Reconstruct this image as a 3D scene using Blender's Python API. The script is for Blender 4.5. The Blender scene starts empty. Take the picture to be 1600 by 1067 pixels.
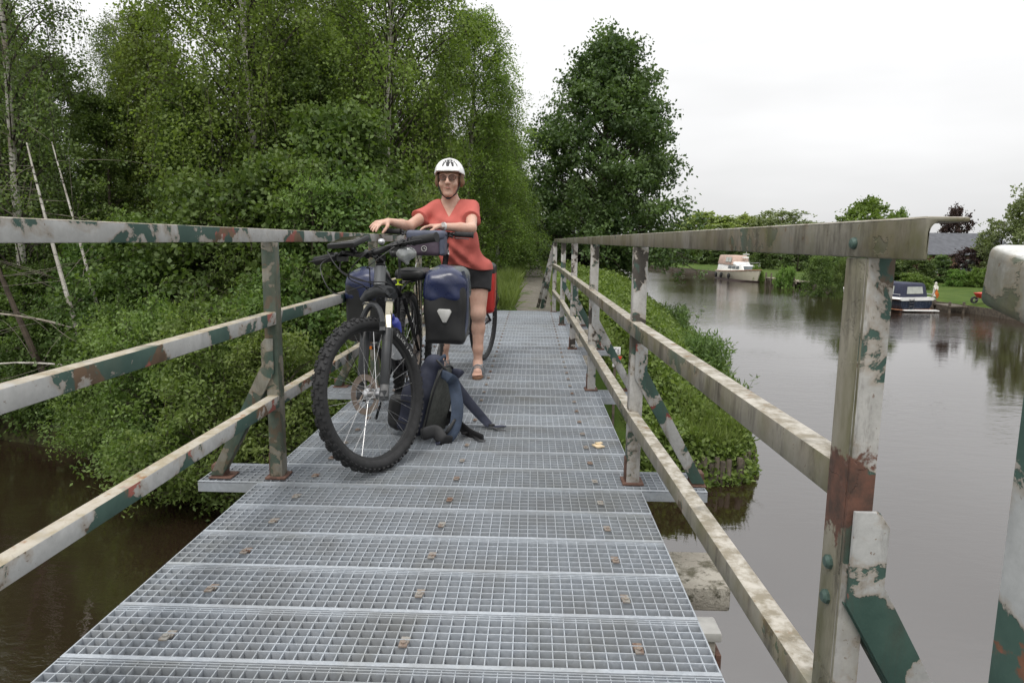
import bpy, bmesh, math, random
import numpy as np
from mathutils import Vector, Matrix

# ------------------------------------------------------------------ camera, sky, sun, exposure
scene = bpy.context.scene
col = scene.collection
CAM_H = 1.01
TH, YAW, ROLL = math.atan(157.2 / 1067.0), -0.0275, 0.012
_f = Vector((math.sin(YAW) * math.cos(TH), math.cos(YAW) * math.cos(TH), -math.sin(TH)))
_r = Vector((math.cos(YAW), -math.sin(YAW), 0.0))
_d = _f.cross(_r)
_right = math.cos(ROLL) * _r - math.sin(ROLL) * _d
_down = math.sin(ROLL) * _r + math.cos(ROLL) * _d
cam_data = bpy.data.cameras.new('camera')
cam = bpy.data.objects.new('camera', cam_data)
col.objects.link(cam)
cam_data.sensor_width = 36.0
cam_data.lens = 1067.0 / 1600.0 * 36.0
cam_data.clip_start = 0.05
cam_data.clip_end = 3000.0
m = Matrix.Identity(4)
for i in range(3):
    m[i][0], m[i][1], m[i][2] = _right[i], -_down[i], -_f[i]
m[2][3] = CAM_H
cam.matrix_world = m
scene.camera = cam

SUN_EL, SUN_ROT = math.radians(58), math.radians(200)
world = bpy.data.worlds.new('World')
scene.world = world
world.use_nodes = True
wn, wl = world.node_tree.nodes, world.node_tree.links
wn.clear()
w_out = wn.new('ShaderNodeOutputWorld')
w_bg = wn.new('ShaderNodeBackground')
w_bg.inputs['Strength'].default_value = 0.1
w_sky = wn.new('ShaderNodeTexSky')
w_sky.sky_type = 'NISHITA'
w_sky.sun_disc = False
w_sky.sun_elevation = SUN_EL
w_sky.sun_rotation = SUN_ROT
w_sky.dust_density = 4.0
w_hsv = wn.new('ShaderNodeHueSaturation')
w_hsv.inputs['Saturation'].default_value = 0.25
wl.new(w_sky.outputs['Color'], w_hsv.inputs['Color'])
# a closed cloud deck: brighter overhead, faint grey structure
w_tc = wn.new('ShaderNodeTexCoord')
w_sep = wn.new('ShaderNodeSeparateXYZ')
wl.new(w_tc.outputs['Generated'], w_sep.inputs[0])
w_grad = wn.new('ShaderNodeMapRange')
w_grad.inputs['From Min'].default_value = 0.0
w_grad.inputs['From Max'].default_value = 1.0
w_grad.inputs['To Min'].default_value = 7.5
w_grad.inputs['To Max'].default_value = 17.0
wl.new(w_sep.outputs['Z'], w_grad.inputs['Value'])
w_map = wn.new('ShaderNodeMapping')
w_map.inputs['Scale'].default_value = (1.0, 1.0, 4.0)
wl.new(w_tc.outputs['Generated'], w_map.inputs['Vector'])
w_noise = wn.new('ShaderNodeTexNoise')
w_noise.inputs['Scale'].default_value = 1.7
w_noise.inputs['Detail'].default_value = 4.0
wl.new(w_map.outputs['Vector'], w_noise.inputs['Vector'])
w_nr = wn.new('ShaderNodeMapRange')
w_nr.inputs['From Min'].default_value = 0.3
w_nr.inputs['From Max'].default_value = 0.7
w_nr.inputs['To Min'].default_value = 0.84
w_nr.inputs['To Max'].default_value = 1.08
wl.new(w_noise.outputs['Fac'], w_nr.inputs['Value'])
w_mul = wn.new('ShaderNodeMath')
w_mul.operation = 'MULTIPLY'
wl.new(w_grad.outputs['Result'], w_mul.inputs[0])
wl.new(w_nr.outputs['Result'], w_mul.inputs[1])
w_cc = wn.new('ShaderNodeCombineXYZ')
for k, v in enumerate((0.998, 1.0, 1.004)):
    q = wn.new('ShaderNodeMath')
    q.operation = 'MULTIPLY'
    q.inputs[1].default_value = v
    wl.new(w_mul.outputs[0], q.inputs[0])
    wl.new(q.outputs[0], w_cc.inputs[k])
w_mix = wn.new('ShaderNodeMixRGB')
w_mix.inputs['Fac'].default_value = 0.88
wl.new(w_hsv.outputs['Color'], w_mix.inputs['Color1'])
wl.new(w_cc.outputs[0], w_mix.inputs['Color2'])
wl.new(w_mix.outputs['Color'], w_bg.inputs['Color'])
wl.new(w_bg.outputs[0], w_out.inputs['Surface'])

sun_data = bpy.data.lights.new('sun', 'SUN')
sun_data.energy = 1.25
sun_data.angle = math.radians(18)
sun_data.color = (1.0, 0.96, 0.9)
sun = bpy.data.objects.new('sun', sun_data)
col.objects.link(sun)
# the sun stands behind the camera, a little to the left
sd = Vector((math.sin(SUN_ROT) * math.cos(SUN_EL), math.cos(SUN_ROT) * math.cos(SUN_EL), math.sin(SUN_EL)))
sun.rotation_euler = sd.to_track_quat('Z', 'Y').to_euler()

scene.view_settings.view_transform = 'Standard'
scene.view_settings.look = 'None'
scene.view_settings.gamma = 1.0
scene.view_settings.exposure = 0.2
scene.cycles.max_bounces = 8
scene.cycles.diffuse_bounces = 5
scene.cycles.glossy_bounces = 3
scene.cycles.transmission_bounces = 5
scene.cycles.transparent_max_bounces = 8
scene.cycles.use_denoising = True
scene.cycles.caustics_reflective = False
scene.cycles.caustics_refractive = False

# ------------------------------------------------------------------ material helpers
class G:
    """small node-graph builder"""
    def __init__(s, name):
        s.m = bpy.data.materials.new(name)
        s.m.use_nodes = True
        s.t = s.m.node_tree
        s.N, s.L = s.t.nodes, s.t.links
        s.b = s.N['Principled BSDF']
        s.out = s.N['Material Output']
        s._v = None
    def n(s, typ, **kw):
        x = s.N.new(typ)
        for k, v in kw.items():
            k2 = k.replace('_', ' ')
            if k2 in x.inputs:
                s.put(x.inputs[k2], v)
            else:
                setattr(x, k, v)
        return x
    def put(s, sock, v):
        if hasattr(v, 'is_output') or isinstance(v, bpy.types.NodeSocket):
            s.L.new(v, sock)
        else:
            if sock.type == 'RGBA' and len(v) == 3:
                v = (*v, 1)
            sock.default_value = v
    def vec(s):
        if s._v is None:
            tc = s.n('ShaderNodeTexCoord')
            oi = s.n('ShaderNodeObjectInfo')
            mul = s.n('ShaderNodeMath', operation='MULTIPLY')
            s.L.new(oi.outputs['Random'], mul.inputs[0])
            mul.inputs[1].default_value = 37.0
            add = s.n('ShaderNodeVectorMath', operation='ADD')
            s.L.new(tc.outputs['Object'], add.inputs[0])
            s.L.new(mul.outputs[0], add.inputs[1])
            s._v = add.outputs[0]
        return s._v
    def noise(s, scale, detail=4, rough=0.55, stretch=None, dist=0.0):
        v = s.vec()
        if stretch:
            mp = s.n('ShaderNodeMapping')
            mp.inputs['Scale'].default_value = stretch
            s.L.new(v, mp.inputs['Vector'])
            v = mp.outputs['Vector']
        x = s.n('ShaderNodeTexNoise', Scale=scale, Detail=detail, Roughness=rough, Distortion=dist)
        s.L.new(v, x.inputs['Vector'])
        return x.outputs['Fac']
    def step(s, fac, a, b, lo=0.0, hi=1.0):
        x = s.n('ShaderNodeMapRange')
        x.inputs['From Min'].default_value = a
        x.inputs['From Max'].default_value = b
        x.inputs['To Min'].default_value = lo
        x.inputs['To Max'].default_value = hi
        s.L.new(fac, x.inputs['Value'])
        return x.outputs['Result']
    def mix(s, fac, a, b):
        x = s.n('ShaderNodeMixRGB')
        s.put(x.inputs['Fac'], fac)
        s.put(x.inputs['Color1'], a)
        s.put(x.inputs['Color2'], b)
        return x.outputs['Color']
    def math(s, op, a, b):
        x = s.n('ShaderNodeMath', operation=op)
        s.put(x.inputs[0], a)
        s.put(x.inputs[1], b)
        return x.outputs[0]
    def bump(s, h, strength=0.3, dist=0.004):
        x = s.n('ShaderNodeBump')
        x.inputs['Strength'].default_value = strength
        x.inputs['Distance'].default_value = dist
        s.L.new(h, x.inputs['Height'])
        s.L.new(x.outputs[0], s.b.inputs['Normal'])
    def up(s):
        g = s.n('ShaderNodeNewGeometry')
        q = s.n('ShaderNodeSeparateXYZ')
        s.L.new(g.outputs['Normal'], q.inputs[0])
        return q.outputs['Z']
    def done(s, color, rough=0.5, metal=0.0, spec=None):
        s.put(s.b.inputs['Base Color'], color)
        s.put(s.b.inputs['Roughness'], rough)
        s.put(s.b.inputs['Metallic'], metal)
        if spec is not None:
            s.b.inputs['Specular IOR Level'].default_value = spec
        return s.m

def simple(name, c, rough=0.5, metal=0.0, var=0.25, scale=12, bump=0.0, bscale=60, spec=None):
    g = G(name)
    n = g.noise(scale, 5)
    c0 = tuple(x * (1 - var) for x in c)
    c1 = tuple(min(1, x * (1 + var)) for x in c)
    cc = g.mix(g.step(n, 0.3, 0.7), c0, c1)
    if bump:
        g.bump(g.noise(bscale, 4), bump, 0.004)
    r = g.step(g.noise(scale * 2.3, 3), 0.3, 0.7, max(0, rough - 0.08), min(1, rough + 0.08))
    return g.done(cc, r, metal, spec)

def peeling(name, grey, green_t, red_t, under, grime=0.0, grime_c=(0.12, 0.11, 0.05), scale=7.0, top=None, mossy_side=None, rust_z=None, streak=0.0, redt=0.53):
    """old layered paint: bare rusty steel, red lead, green and a grey top coat that flakes off in patches"""
    g = G(name)
    n1 = g.noise(scale, 9, 0.60, (1.0, 0.75, 0.9), 0.25)
    n2 = g.noise(scale * 0.8, 8, 0.60, (1.3, 0.8, 0.8), 0.4)
    n3 = g.noise(scale * 2.1, 6, 0.65)
    rust = g.mix(g.step(n3, 0.35, 0.65), under, tuple(x * 0.45 for x in under))
    red = g.mix(g.step(n3, 0.3, 0.7), (0.25, 0.07, 0.055), (0.34, 0.11, 0.085))
    green = g.mix(g.step(n3, 0.3, 0.7), (0.030, 0.068, 0.055), (0.055, 0.105, 0.085))
    n4 = g.noise(scale * 0.55, 4, 0.6, None, 0.3)
    lower = g.mix(g.step(n4, redt, redt + 0.02), rust, red)
    m_green = g.step(n2, red_t, red_t + 0.015)
    lower = g.mix(m_green, lower, green)
    m_top = g.step(n1, green_t, green_t + 0.012)
    greyc = g.mix(g.step(g.noise(scale * 5, 6, 0.7), 0.3, 0.7), tuple(x * 0.80 for x in grey), tuple(x * 1.10 for x in grey))
    greyc = g.mix(g.step(g.noise(scale * 0.7, 6, 0.7, (1, 1, 0.5)), 0.45, 0.75, 0, 0.55), greyc, tuple(x * 0.62 for x in grey))
    # rust bleeding out from under the flaking edge, and pinhole rust
    halo = g.step(n1, green_t + 0.055, green_t + 0.004, 0, 0.6)
    greyc = g.mix(halo, greyc, (0.25, 0.185, 0.115))
    greyc = g.mix(g.step(g.noise(scale * 11, 4, 0.6), 0.66, 0.70, 0, 0.8), greyc, (0.14, 0.08, 0.045))
    c = g.mix(m_top, lower, greyc)
    if grime:
        gm = g.step(g.noise(scale * 0.9, 6, 0.7, (1, 1, 0.35)), 0.62 - grime * 0.35, 0.86 - grime * 0.3)
        gc = g.mix(g.step(n3, 0.35, 0.65), grime_c, (0.17, 0.145, 0.105))
        c = g.mix(g.math('MULTIPLY', gm, min(1.0, 0.35 + grime * 0.6)), c, gc)
    if mossy_side:
        # algae and rust stains grow on the face turned away from the weather
        g3 = g.n('ShaderNodeNewGeometry')
        q3 = g.n('ShaderNodeSeparateXYZ')
        g.L.new(g3.outputs['Normal'], q3.inputs[0])
        sc_ = g.mix(g.step(g.noise(scale * 0.8, 6, 0.7, (1, 1, 0.3)), 0.4, 0.62), mossy_side[0], mossy_side[1])
        sc_ = g.mix(g.step(g.noise(scale * 1.1, 5, 0.7, (1, 1, 0.4)), 0.56, 0.68), sc_, mossy_side[2])
        c = g.mix(g.math('MULTIPLY', g.step(q3.outputs['X'], -0.5, -0.8), g.step(g.noise(scale * 1.3, 5, 0.6), 0.30, 0.38)), c, sc_)
    if streak:
        c = g.mix(g.step(g.noise(scale * 2.6, 6, 0.75, (1, 1, 0.22)), 0.50, 0.66, 0, streak), c, (0.055, 0.048, 0.035))
    if rust_z:
        tcz = g.n('ShaderNodeTexCoord')
        qz = g.n('ShaderNodeSeparateXYZ')
        g.L.new(tcz.outputs['Object'], qz.inputs[0])
        wob = g.math('ADD', qz.outputs['Z'], g.math('MULTIPLY', g.math('SUBTRACT', g.noise(scale * 3, 5, 0.65), 0.5), 0.22))
        m_ = g.math('MULTIPLY', g.step(wob, rust_z[0] - 0.012, rust_z[0]), g.step(wob, rust_z[1] + 0.012, rust_z[1]))
        c = g.mix(m_, c, g.mix(g.step(g.noise(scale * 4, 5, 0.7), 0.38, 0.62), (0.135, 0.062, 0.042), (0.060, 0.036, 0.027)))
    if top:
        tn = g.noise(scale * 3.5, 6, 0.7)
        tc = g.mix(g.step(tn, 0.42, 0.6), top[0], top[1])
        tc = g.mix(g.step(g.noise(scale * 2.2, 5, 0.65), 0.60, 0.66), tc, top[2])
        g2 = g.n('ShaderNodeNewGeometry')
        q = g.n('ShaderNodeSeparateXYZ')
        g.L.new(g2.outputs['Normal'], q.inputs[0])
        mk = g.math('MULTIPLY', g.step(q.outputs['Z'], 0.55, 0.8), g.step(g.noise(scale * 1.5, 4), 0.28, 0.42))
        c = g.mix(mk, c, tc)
    h = g.math('ADD', m_top, g.math('MULTIPLY', g.noise(scale * 14, 4), 0.35))
    g.bump(h, 0.55, 0.0025)
    return g.done(c, g.mix(m_top, (0.75,) * 3, (0.5,) * 3), 0.0)

def leafmat(name, c_dark, c_light, translucent=0.35, rough=0.5):
    g = G(name)
    at = g.n('ShaderNodeAttribute', attribute_name='tint')
    oi = g.n('ShaderNodeObjectInfo')
    c = g.mix(at.outputs['Fac'], c_dark, c_light)
    hs = g.n('ShaderNodeHueSaturation')
    g.L.new(c, hs.inputs['Color'])
    g.L.new(g.step(oi.outputs['Random'], 0, 1, 0.485, 0.512), hs.inputs['Hue'])
    g.L.new(g.step(oi.outputs['Random'], 0, 1, 0.88, 1.12), hs.inputs['Value'])
    c = hs.outputs['Color']
    g.done(c, rough, 0.0, 0.3)
    tr = g.n('ShaderNodeBsdfTranslucent')
    tc = g.n('ShaderNodeMixRGB', blend_type='MULTIPLY')
    tc.inputs['Fac'].default_value = 1.0
    g.L.new(c, tc.inputs['Color1'])
    tc.inputs['Color2'].default_value = (1.25, 1.35, 0.6, 1)
    g.L.new(tc.outputs['Color'], tr.inputs['Color'])
    mx = g.n('ShaderNodeMixShader')
    mx.inputs['Fac'].default_value = translucent
    g.L.new(g.b.outputs[0], mx.inputs[1])
    g.L.new(tr.outputs[0], mx.inputs[2])
    g.L.new(mx.outputs[0], g.out.inputs['Surface'])
    return g.m

# ------------------------------------------------------------------ mesh helpers
def frame_from(d, ref=None):
    d = Vector(d).normalized()
    ref = Vector(ref) if ref is not None else (Vector((0, 0, 1)) if abs(d.z) < 0.95 else Vector((1, 0, 0)))
    a = d.cross(ref).normalized()
    b = a.cross(d).normalized()
    return a, b, d

class MB:
    """collects simple shapes into one mesh"""
    def __init__(s):
        s.v, s.f = [], []
    def add(s, vs, fs):
        o = len(s.v)
        s.v += [tuple(p) for p in vs]
        s.f += [tuple(i + o for i in f) for f in fs]
        return s
    def box(s, c, size, rot=None):
        hx, hy, hz = [q / 2 for q in size]
        vs = [Vector((sx * hx, sy * hy, sz * hz)) for sz in (-1, 1) for sy in (-1, 1) for sx in (-1, 1)]
        if rot is not None:
            vs = [rot @ p for p in vs]
        c = Vector(c)
        return s.add([p + c for p in vs], [(0, 2, 3, 1), (4, 5, 7, 6), (0, 1, 5, 4), (2, 6, 7, 3), (0, 4, 6, 2), (1, 3, 7, 5)])
    def beam(s, p, q, w, h, ref=(0, 0, 1)):
        p, q = Vector(p), Vector(q)
        a, b, d = frame_from(q - p, ref)
        rot = Matrix((a, d, b)).transposed()
        return s.box((p + q) / 2, (w, (q - p).length, h), rot)
    def tube(s, pts, r, n=10, caps=True, ref=None, flat=1.0):
        pts = [Vector(p) for p in pts]
        rs = list(r) if isinstance(r, (list, tuple)) else [r] * len(pts)
        vs, fs = [], []
        a = None
        for i, p in enumerate(pts):
            d = (pts[min(i + 1, len(pts) - 1)] - pts[max(i - 1, 0)]).normalized()
            if a is None:
                a, b, _ = frame_from(d, ref)
            else:
                a = (a - d * a.dot(d)).normalized()
                b = a.cross(d).normalized() * -1
                b = d.cross(a).normalized()
            for k in range(n):
                t = 2 * math.pi * k / n
                vs.append(p + (a * math.cos(t) + b * math.sin(t) * flat) * rs[i])
        for i in range(len(pts) - 1):
            for k in range(n):
                k2 = (k + 1) % n
                fs.append((i * n + k, i * n + k2, (i + 1) * n + k2, (i + 1) * n + k))
        if caps:
            fs.append(tuple(range(n - 1, -1, -1)))
            fs.append(tuple((len(pts) - 1) * n + k for k in range(n)))
        return s.add(vs, fs)
    def lathe(s, c, axis, prof, n=24, ref=None, closed=False):
        """prof: (radius, offset along axis) pairs"""
        a, b, d = frame_from(axis, ref)
        c = Vector(c)
        vs, fs = [], []
        for (r, h) in prof:
            for k in range(n):
                t = 2 * math.pi * k / n
                vs.append(c + d * h + (a * math.cos(t) + b * math.sin(t)) * r)
        m_ = len(prof)
        for i in range(m_ if closed else m_ - 1):
            j = (i + 1) % m_
            for k in range(n):
                k2 = (k + 1) % n
                fs.append((i * n + k, i * n + k2, j * n + k2, j * n + k))
        return s.add(vs, fs)
    def ball(s, c, r, n=12):
        rr = (r, r, r) if not isinstance(r, (tuple, list)) else r
        vs, fs = [], []
        m_ = n // 2
        for i in range(1, m_):
            ph = math.pi * i / m_
            for k in range(n):
                t = 2 * math.pi * k / n
                vs.append((c[0] + rr[0] * math.sin(ph) * math.cos(t), c[1] + rr[1] * math.sin(ph) * math.sin(t), c[2] + rr[2] * math.cos(ph)))
        vs += [(c[0], c[1], c[2] + rr[2]), (c[0], c[1], c[2] - rr[2])]
        for i in range(m_ - 2):
            for k in range(n):
                k2 = (k + 1) % n
                fs.append((i * n + k, (i + 1) * n + k, (i + 1) * n + k2, i * n + k2))
        T, B_ = len(vs) - 2, len(vs) - 1
        for k in range(n):
            k2 = (k + 1) % n
            fs.append((T, k, k2))
            fs.append((B_, (m_ - 2) * n + k2, (m_ - 2) * n + k))
        return s.add(vs, fs)
    def prism(s, poly, n, t):
        """polygon (list of 3-D points) thickened by t along n"""
        n = Vector(n).normalized() * (t / 2)
        P = [Vector(p) for p in poly]
        k = len(P)
        vs = [p - n for p in P] + [p + n for p in P]
        fs = [tuple(range(k - 1, -1, -1)), tuple(range(k, 2 * k))] + [(i, (i + 1) % k, k + (i + 1) % k, k + i) for i in range(k)]
        return s.add(vs, fs)
    def loft(s, secs, caps=True, closed=True):
        k = len(secs[0])
        vs = [p for sec in secs for p in sec]
        fs = []
        for i in range(len(secs) - 1):
            for j in range(k if closed else k - 1):
                j2 = (j + 1) % k
                fs.append((i * k + j, i * k + j2, (i + 1) * k + j2, (i + 1) * k + j))
        if caps and closed:
            fs.append(tuple(range(k - 1, -1, -1)))
            fs.append(tuple((len(secs) - 1) * k + j for j in range(k)))
        return s.add(vs, fs)
    def build(s, name, mat, parent=None, bevel=0.0, sharp=35, label=None, seg=2):
        off = parent_world(parent)
        bm = bmesh.new()
        bv = [bm.verts.new((p[0] - off.x, p[1] - off.y, p[2] - off.z)) for p in s.v]
        for f in s.f:
            try:
                bm.faces.new([bv[i] for i in f])
            except ValueError:
                pass
        bmesh.ops.recalc_face_normals(bm, faces=bm.faces)
        if bevel:
            es = [e for e in bm.edges if len(e.link_faces) == 2 and e.calc_face_angle(0) > math.radians(30)]
            bmesh.ops.bevel(bm, geom=es, offset=bevel, segments=seg, affect='EDGES', profile=0.5)
        for f in bm.faces:
            f.smooth = True
        for e in bm.edges:
            if len(e.link_faces) == 2 and e.calc_face_angle(0) > math.radians(sharp):
                e.smooth = False
        me = bpy.data.meshes.new(name)
        bm.to_mesh(me)
        bm.free()
        me.materials.append(mat)
        return link(name, me, parent, label)

def parent_world(p):
    v = Vector((0, 0, 0))
    while p is not None:
        v += p.location
        p = p.parent
    return v

def link(name, data, parent=None, label=None):
    o = bpy.data.objects.new(name, data)
    col.objects.link(o)
    if parent is not None:
        o.parent = parent
    if label:
        o['label'] = label
    return o

def thing(name, loc, label, cat, group=None):
    o = bpy.data.objects.new(name, None)
    col.objects.link(o)
    o.location = loc
    o.empty_display_size = 0.1
    return tag(o, label, cat, group)

def tag(o, label, cat, group=None):
    o['label'] = label
    o['category'] = cat
    if group:
        o['group'] = group
    return o

def copy_tree(o, parent=None):
    c = o.copy()
    col.objects.link(c)
    if parent is not None:
        c.parent = parent
    for ch in list(o.children):
        copy_tree(ch, c)
    return c

def limbs(o, n_trunk, mat):
    """faces after n_trunk (boughs and twigs) get their own bark"""
    o.data.materials.append(mat)
    k = len(o.data.polygons)
    mi = np.zeros(k, np.int32)
    mi[min(n_trunk, k):] = 1
    o.data.polygons.foreach_set('material_index', mi)

def np_mesh(name, verts, faces, mat, parent=None, tint=None, smooth=False, label=None):
    """fast mesh from numpy arrays: faces is (n,k)"""
    off = parent_world(parent)
    me = bpy.data.meshes.new(name)
    v = np.asarray(verts, np.float32) - np.array(off, np.float32)
    f = np.asarray(faces, np.int32)
    nf, k = f.shape
    me.vertices.add(len(v))
    me.vertices.foreach_set('co', v.ravel())
    me.loops.add(nf * k)
    me.loops.foreach_set('vertex_index', f.ravel())
    me.polygons.add(nf)
    me.polygons.foreach_set('loop_start', np.arange(0, nf * k, k, dtype=np.int32))
    if smooth:
        me.polygons.foreach_set('use_smooth', np.ones(nf, bool))
    if tint is not None:
        a = me.attributes.new('tint', 'FLOAT', 'FACE')
        a.data.foreach_set('value', np.asarray(tint, np.float32))
    me.update(calc_edges=True)
    me.materials.append(mat)
    return link(name, me, parent, label)

def leaves(name, pts, L, W, rng, mat, parent=None, droop=0.3, axis=None, label=None, spread=1.0, ctint=None):
    """one mesh of leaf-shaped quads at pts"""
    pts = np.asarray(pts, np.float64)
    n = len(pts)
    a = rng.normal(size=(n, 3)) * spread
    if axis is not None:
        a += np.asarray(axis) * 1.0
    a[:, 2] -= droop
    a /= np.linalg.norm(a, axis=1, keepdims=True) + 1e-9
    t = rng.normal(size=(n, 3))
    t[:, 2] += 0.8
    b = np.cross(a, t)
    b /= np.linalg.norm(b, axis=1, keepdims=True) + 1e-9
    nn = np.cross(a, b)
    s = rng.uniform(0.65, 1.25, (n, 1))
    l, w = L * s, W * s * 0.5
    v = np.empty((n, 4, 3))
    v[:, 0] = pts
    v[:, 1] = pts + a * l * 0.45 + b * w + nn * w * 0.25
    v[:, 2] = pts + a * l
    v[:, 3] = pts + a * l * 0.45 - b * w + nn * w * 0.25
    f = np.arange(n * 4).reshape(n, 4)
    return np_mesh(name, v.reshape(-1, 3), f, mat, parent, rng.beta(2, 2.4, n) if ctint is None else np.clip(0.36 * rng.beta(2, 2.4, n) + 0.64 * ctint, 0, 1), False, label)

# ------------------------------------------------------------------ implicit surfaces (one continuous skin from many volumes)
class SDF:
    def __init__(s, lo, hi, h):
        s.lo, s.h = np.array(lo, float), h
        s.n = np.ceil((np.array(hi, float) - s.lo) / h).astype(int) + 1
        s.F = np.full(tuple(s.n), 0.08, np.float32)
    def sub(s, lo, hi):
        a = np.clip(((np.array(lo) - s.lo) / s.h).astype(int) - 1, 0, s.n - 1)
        b = np.clip(((np.array(hi) - s.lo) / s.h).astype(int) + 2, 1, s.n)
        sl = tuple(slice(i, max(j, i + 1)) for i, j in zip(a, b))
        ax = [s.lo[i] + s.h * np.arange(sl[i].start, sl[i].stop) for i in range(3)]
        X, Y, Z = np.meshgrid(*ax, indexing='ij')
        return sl, X, Y, Z
    def put(s, sl, d, k, cut=False):
        cur = s.F[sl]
        if cut:
            d = -d
            if k > 0:
                h = np.clip(0.5 - 0.5 * (d - cur) / k, 0, 1)
                r = d * (1 - h) + cur * h
                s.F[sl] = np.maximum(cur, d) + k * h * (1 - h)
            else:
                s.F[sl] = np.maximum(cur, d)
        elif k > 0:
            h = np.clip(0.5 + 0.5 * (cur - d) / k, 0, 1)
            s.F[sl] = cur * (1 - h) + d * h - k * h * (1 - h)
        else:
            s.F[sl] = np.minimum(cur, d)
    def cap(s, p, q, r0, r1=None, k=0.02, cut=False, flat=False):
        r1 = r0 if r1 is None else r1
        p, q = np.array(p, float), np.array(q, float)
        m_ = max(r0, r1) + 0.05
        sl, X, Y, Z = s.sub(np.minimum(p, q) - m_, np.maximum(p, q) + m_)
        d = q - p
        tu = ((X - p[0]) * d[0] + (Y - p[1]) * d[1] + (Z - p[2]) * d[2]) / max(d @ d, 1e-9)
        t = np.clip(tu, 0, 1)
        D = np.sqrt((X - p[0] - t * d[0]) ** 2 + (Y - p[1] - t * d[1]) ** 2 + (Z - p[2] - t * d[2]) ** 2) - (r0 + (r1 - r0) * t)
        if flat:
            D = np.maximum(D, (tu - 1) * np.linalg.norm(d))
        s.put(sl, D, k, cut)
        return s
    def chain(s, pts, rs, k=0.02):
        for i in range(len(pts) - 1):
            s.cap(pts[i], pts[i + 1], rs[i], rs[i + 1], k)
        return s
    def ell(s, c, r, k=0.02, cut=False, rot=None):
        c, r = np.array(c, float), np.array(r, float)
        m_ = max(r) + 0.05
        sl, X, Y, Z = s.sub(c - m_, c + m_)
        x, y, z = X - c[0], Y - c[1], Z - c[2]
        if rot is not None:
            R = np.array(rot)
            x, y, z = R[0, 0] * x + R[1, 0] * y + R[2, 0] * z, R[0, 1] * x + R[1, 1] * y + R[2, 1] * z, R[0, 2] * x + R[1, 2] * y + R[2, 2] * z
        k0 = np.sqrt((x / r[0]) ** 2 + (y / r[1]) ** 2 + (z / r[2]) ** 2)
        k1 = np.sqrt((x / r[0] ** 2) ** 2 + (y / r[1] ** 2) ** 2 + (z / r[2] ** 2) ** 2) + 1e-9
        s.put(sl, k0 * (k0 - 1) / k1, k, cut)
        return s
    def rbox(s, c, half, rad, k=0.0, cut=False, rot=None):
        c, half = np.array(c, float), np.array(half, float)
        m_ = np.linalg.norm(half) + 0.05
        sl, X, Y, Z = s.sub(c - m_, c + m_)
        x, y, z = X - c[0], Y - c[1], Z - c[2]
        if rot is not None:
            R = np.array(rot)
            x, y, z = R[0, 0] * x + R[1, 0] * y + R[2, 0] * z, R[0, 1] * x + R[1, 1] * y + R[2, 1] * z, R[0, 2] * x + R[1, 2] * y + R[2, 2] * z
        qx, qy, qz = np.abs(x) - half[0] + rad, np.abs(y) - half[1] + rad, np.abs(z) - half[2] + rad
        D = np.sqrt(np.maximum(qx, 0) ** 2 + np.maximum(qy, 0) ** 2 + np.maximum(qz, 0) ** 2) + np.minimum(np.maximum(qx, np.maximum(qy, qz)), 0) - rad
        s.put(sl, D, k, cut)
        return s
    def grid(s):
        ax = [s.lo[i] + s.h * np.arange(s.n[i]) for i in range(3)]
        return np.meshgrid(*ax, indexing='ij', sparse=True)
    def clip(s, D):
        s.F = np.maximum(s.F, D.astype(np.float32))
        return s
    def mesh(s):
        F = s.F.copy()
        for ax in range(3):
            sl = [slice(None)] * 3
            for e in (0, -1):
                sl[ax] = e
                F[tuple(sl)] = np.maximum(F[tuple(sl)], 0.01)
        S = F < 0
        nx, ny, nz = F.shape
        acc = np.zeros((nx - 1, ny - 1, nz - 1, 3), np.float32)
        cnt = np.zeros((nx - 1, ny - 1, nz - 1), np.float32)
        corners = [(i, j, k) for i in (0, 1) for j in (0, 1) for k in (0, 1)]
        act = np.zeros((nx - 1, ny - 1, nz - 1), np.int8)
        for (i, j, k) in corners:
            act += S[i:nx - 1 + i, j:ny - 1 + j, k:nz - 1 + k]
        cells = np.argwhere((act > 0) & (act < 8))
        idx = np.full((nx - 1, ny - 1, nz - 1), -1, np.int32)
        idx[tuple(cells.T)] = np.arange(len(cells))
        P = np.zeros((len(cells), 3))
        C = np.zeros(len(cells))
        for a in corners:
            for ax in range(3):
                if a[ax] == 0:
                    b = list(a)
                    b[ax] = 1
                    fa = F[tuple((cells + a).T)]
                    fb = F[tuple((cells + b).T)]
                    cr = (fa < 0) != (fb < 0)
                    t = np.where(cr, fa / np.where(cr, fa - fb, 1), 0)
                    q = np.array(a, float)[None, :].repeat(len(cells), 0)
                    q[:, ax] += t
                    P += q * cr[:, None]
                    C += cr
        V = s.lo + s.h * (cells + P / C[:, None])
        quads = []
        for ax in range(3):
            o1, o2 = [(1, 2), (2, 0), (0, 1)][ax]
            sa = [slice(0, None)] * 3
            sb = [slice(0, None)] * 3
            sa[ax] = slice(0, -1)
            sb[ax] = slice(1, None)
            A, Bm = S[tuple(sa)], S[tuple(sb)]
            e = np.argwhere(A != Bm)
            e = e[(e[:, o1] > 0) & (e[:, o2] > 0) & (e[:, o1] < F.shape[o1] - 1) & (e[:, o2] < F.shape[o2] - 1)]
            inside = A[tuple(e.T)]
            d1 = np.zeros(3, int)
            d1[o1] = 1
            d2 = np.zeros(3, int)
            d2[o2] = 1
            q = np.stack([idx[tuple((e - d1 - d2).T)], idx[tuple((e - d2).T)], idx[tuple(e.T)], idx[tuple((e - d1).T)]], 1)
            q[~inside] = q[~inside][:, ::-1]
            quads.append(q)
        return V, np.concatenate(quads)
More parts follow.
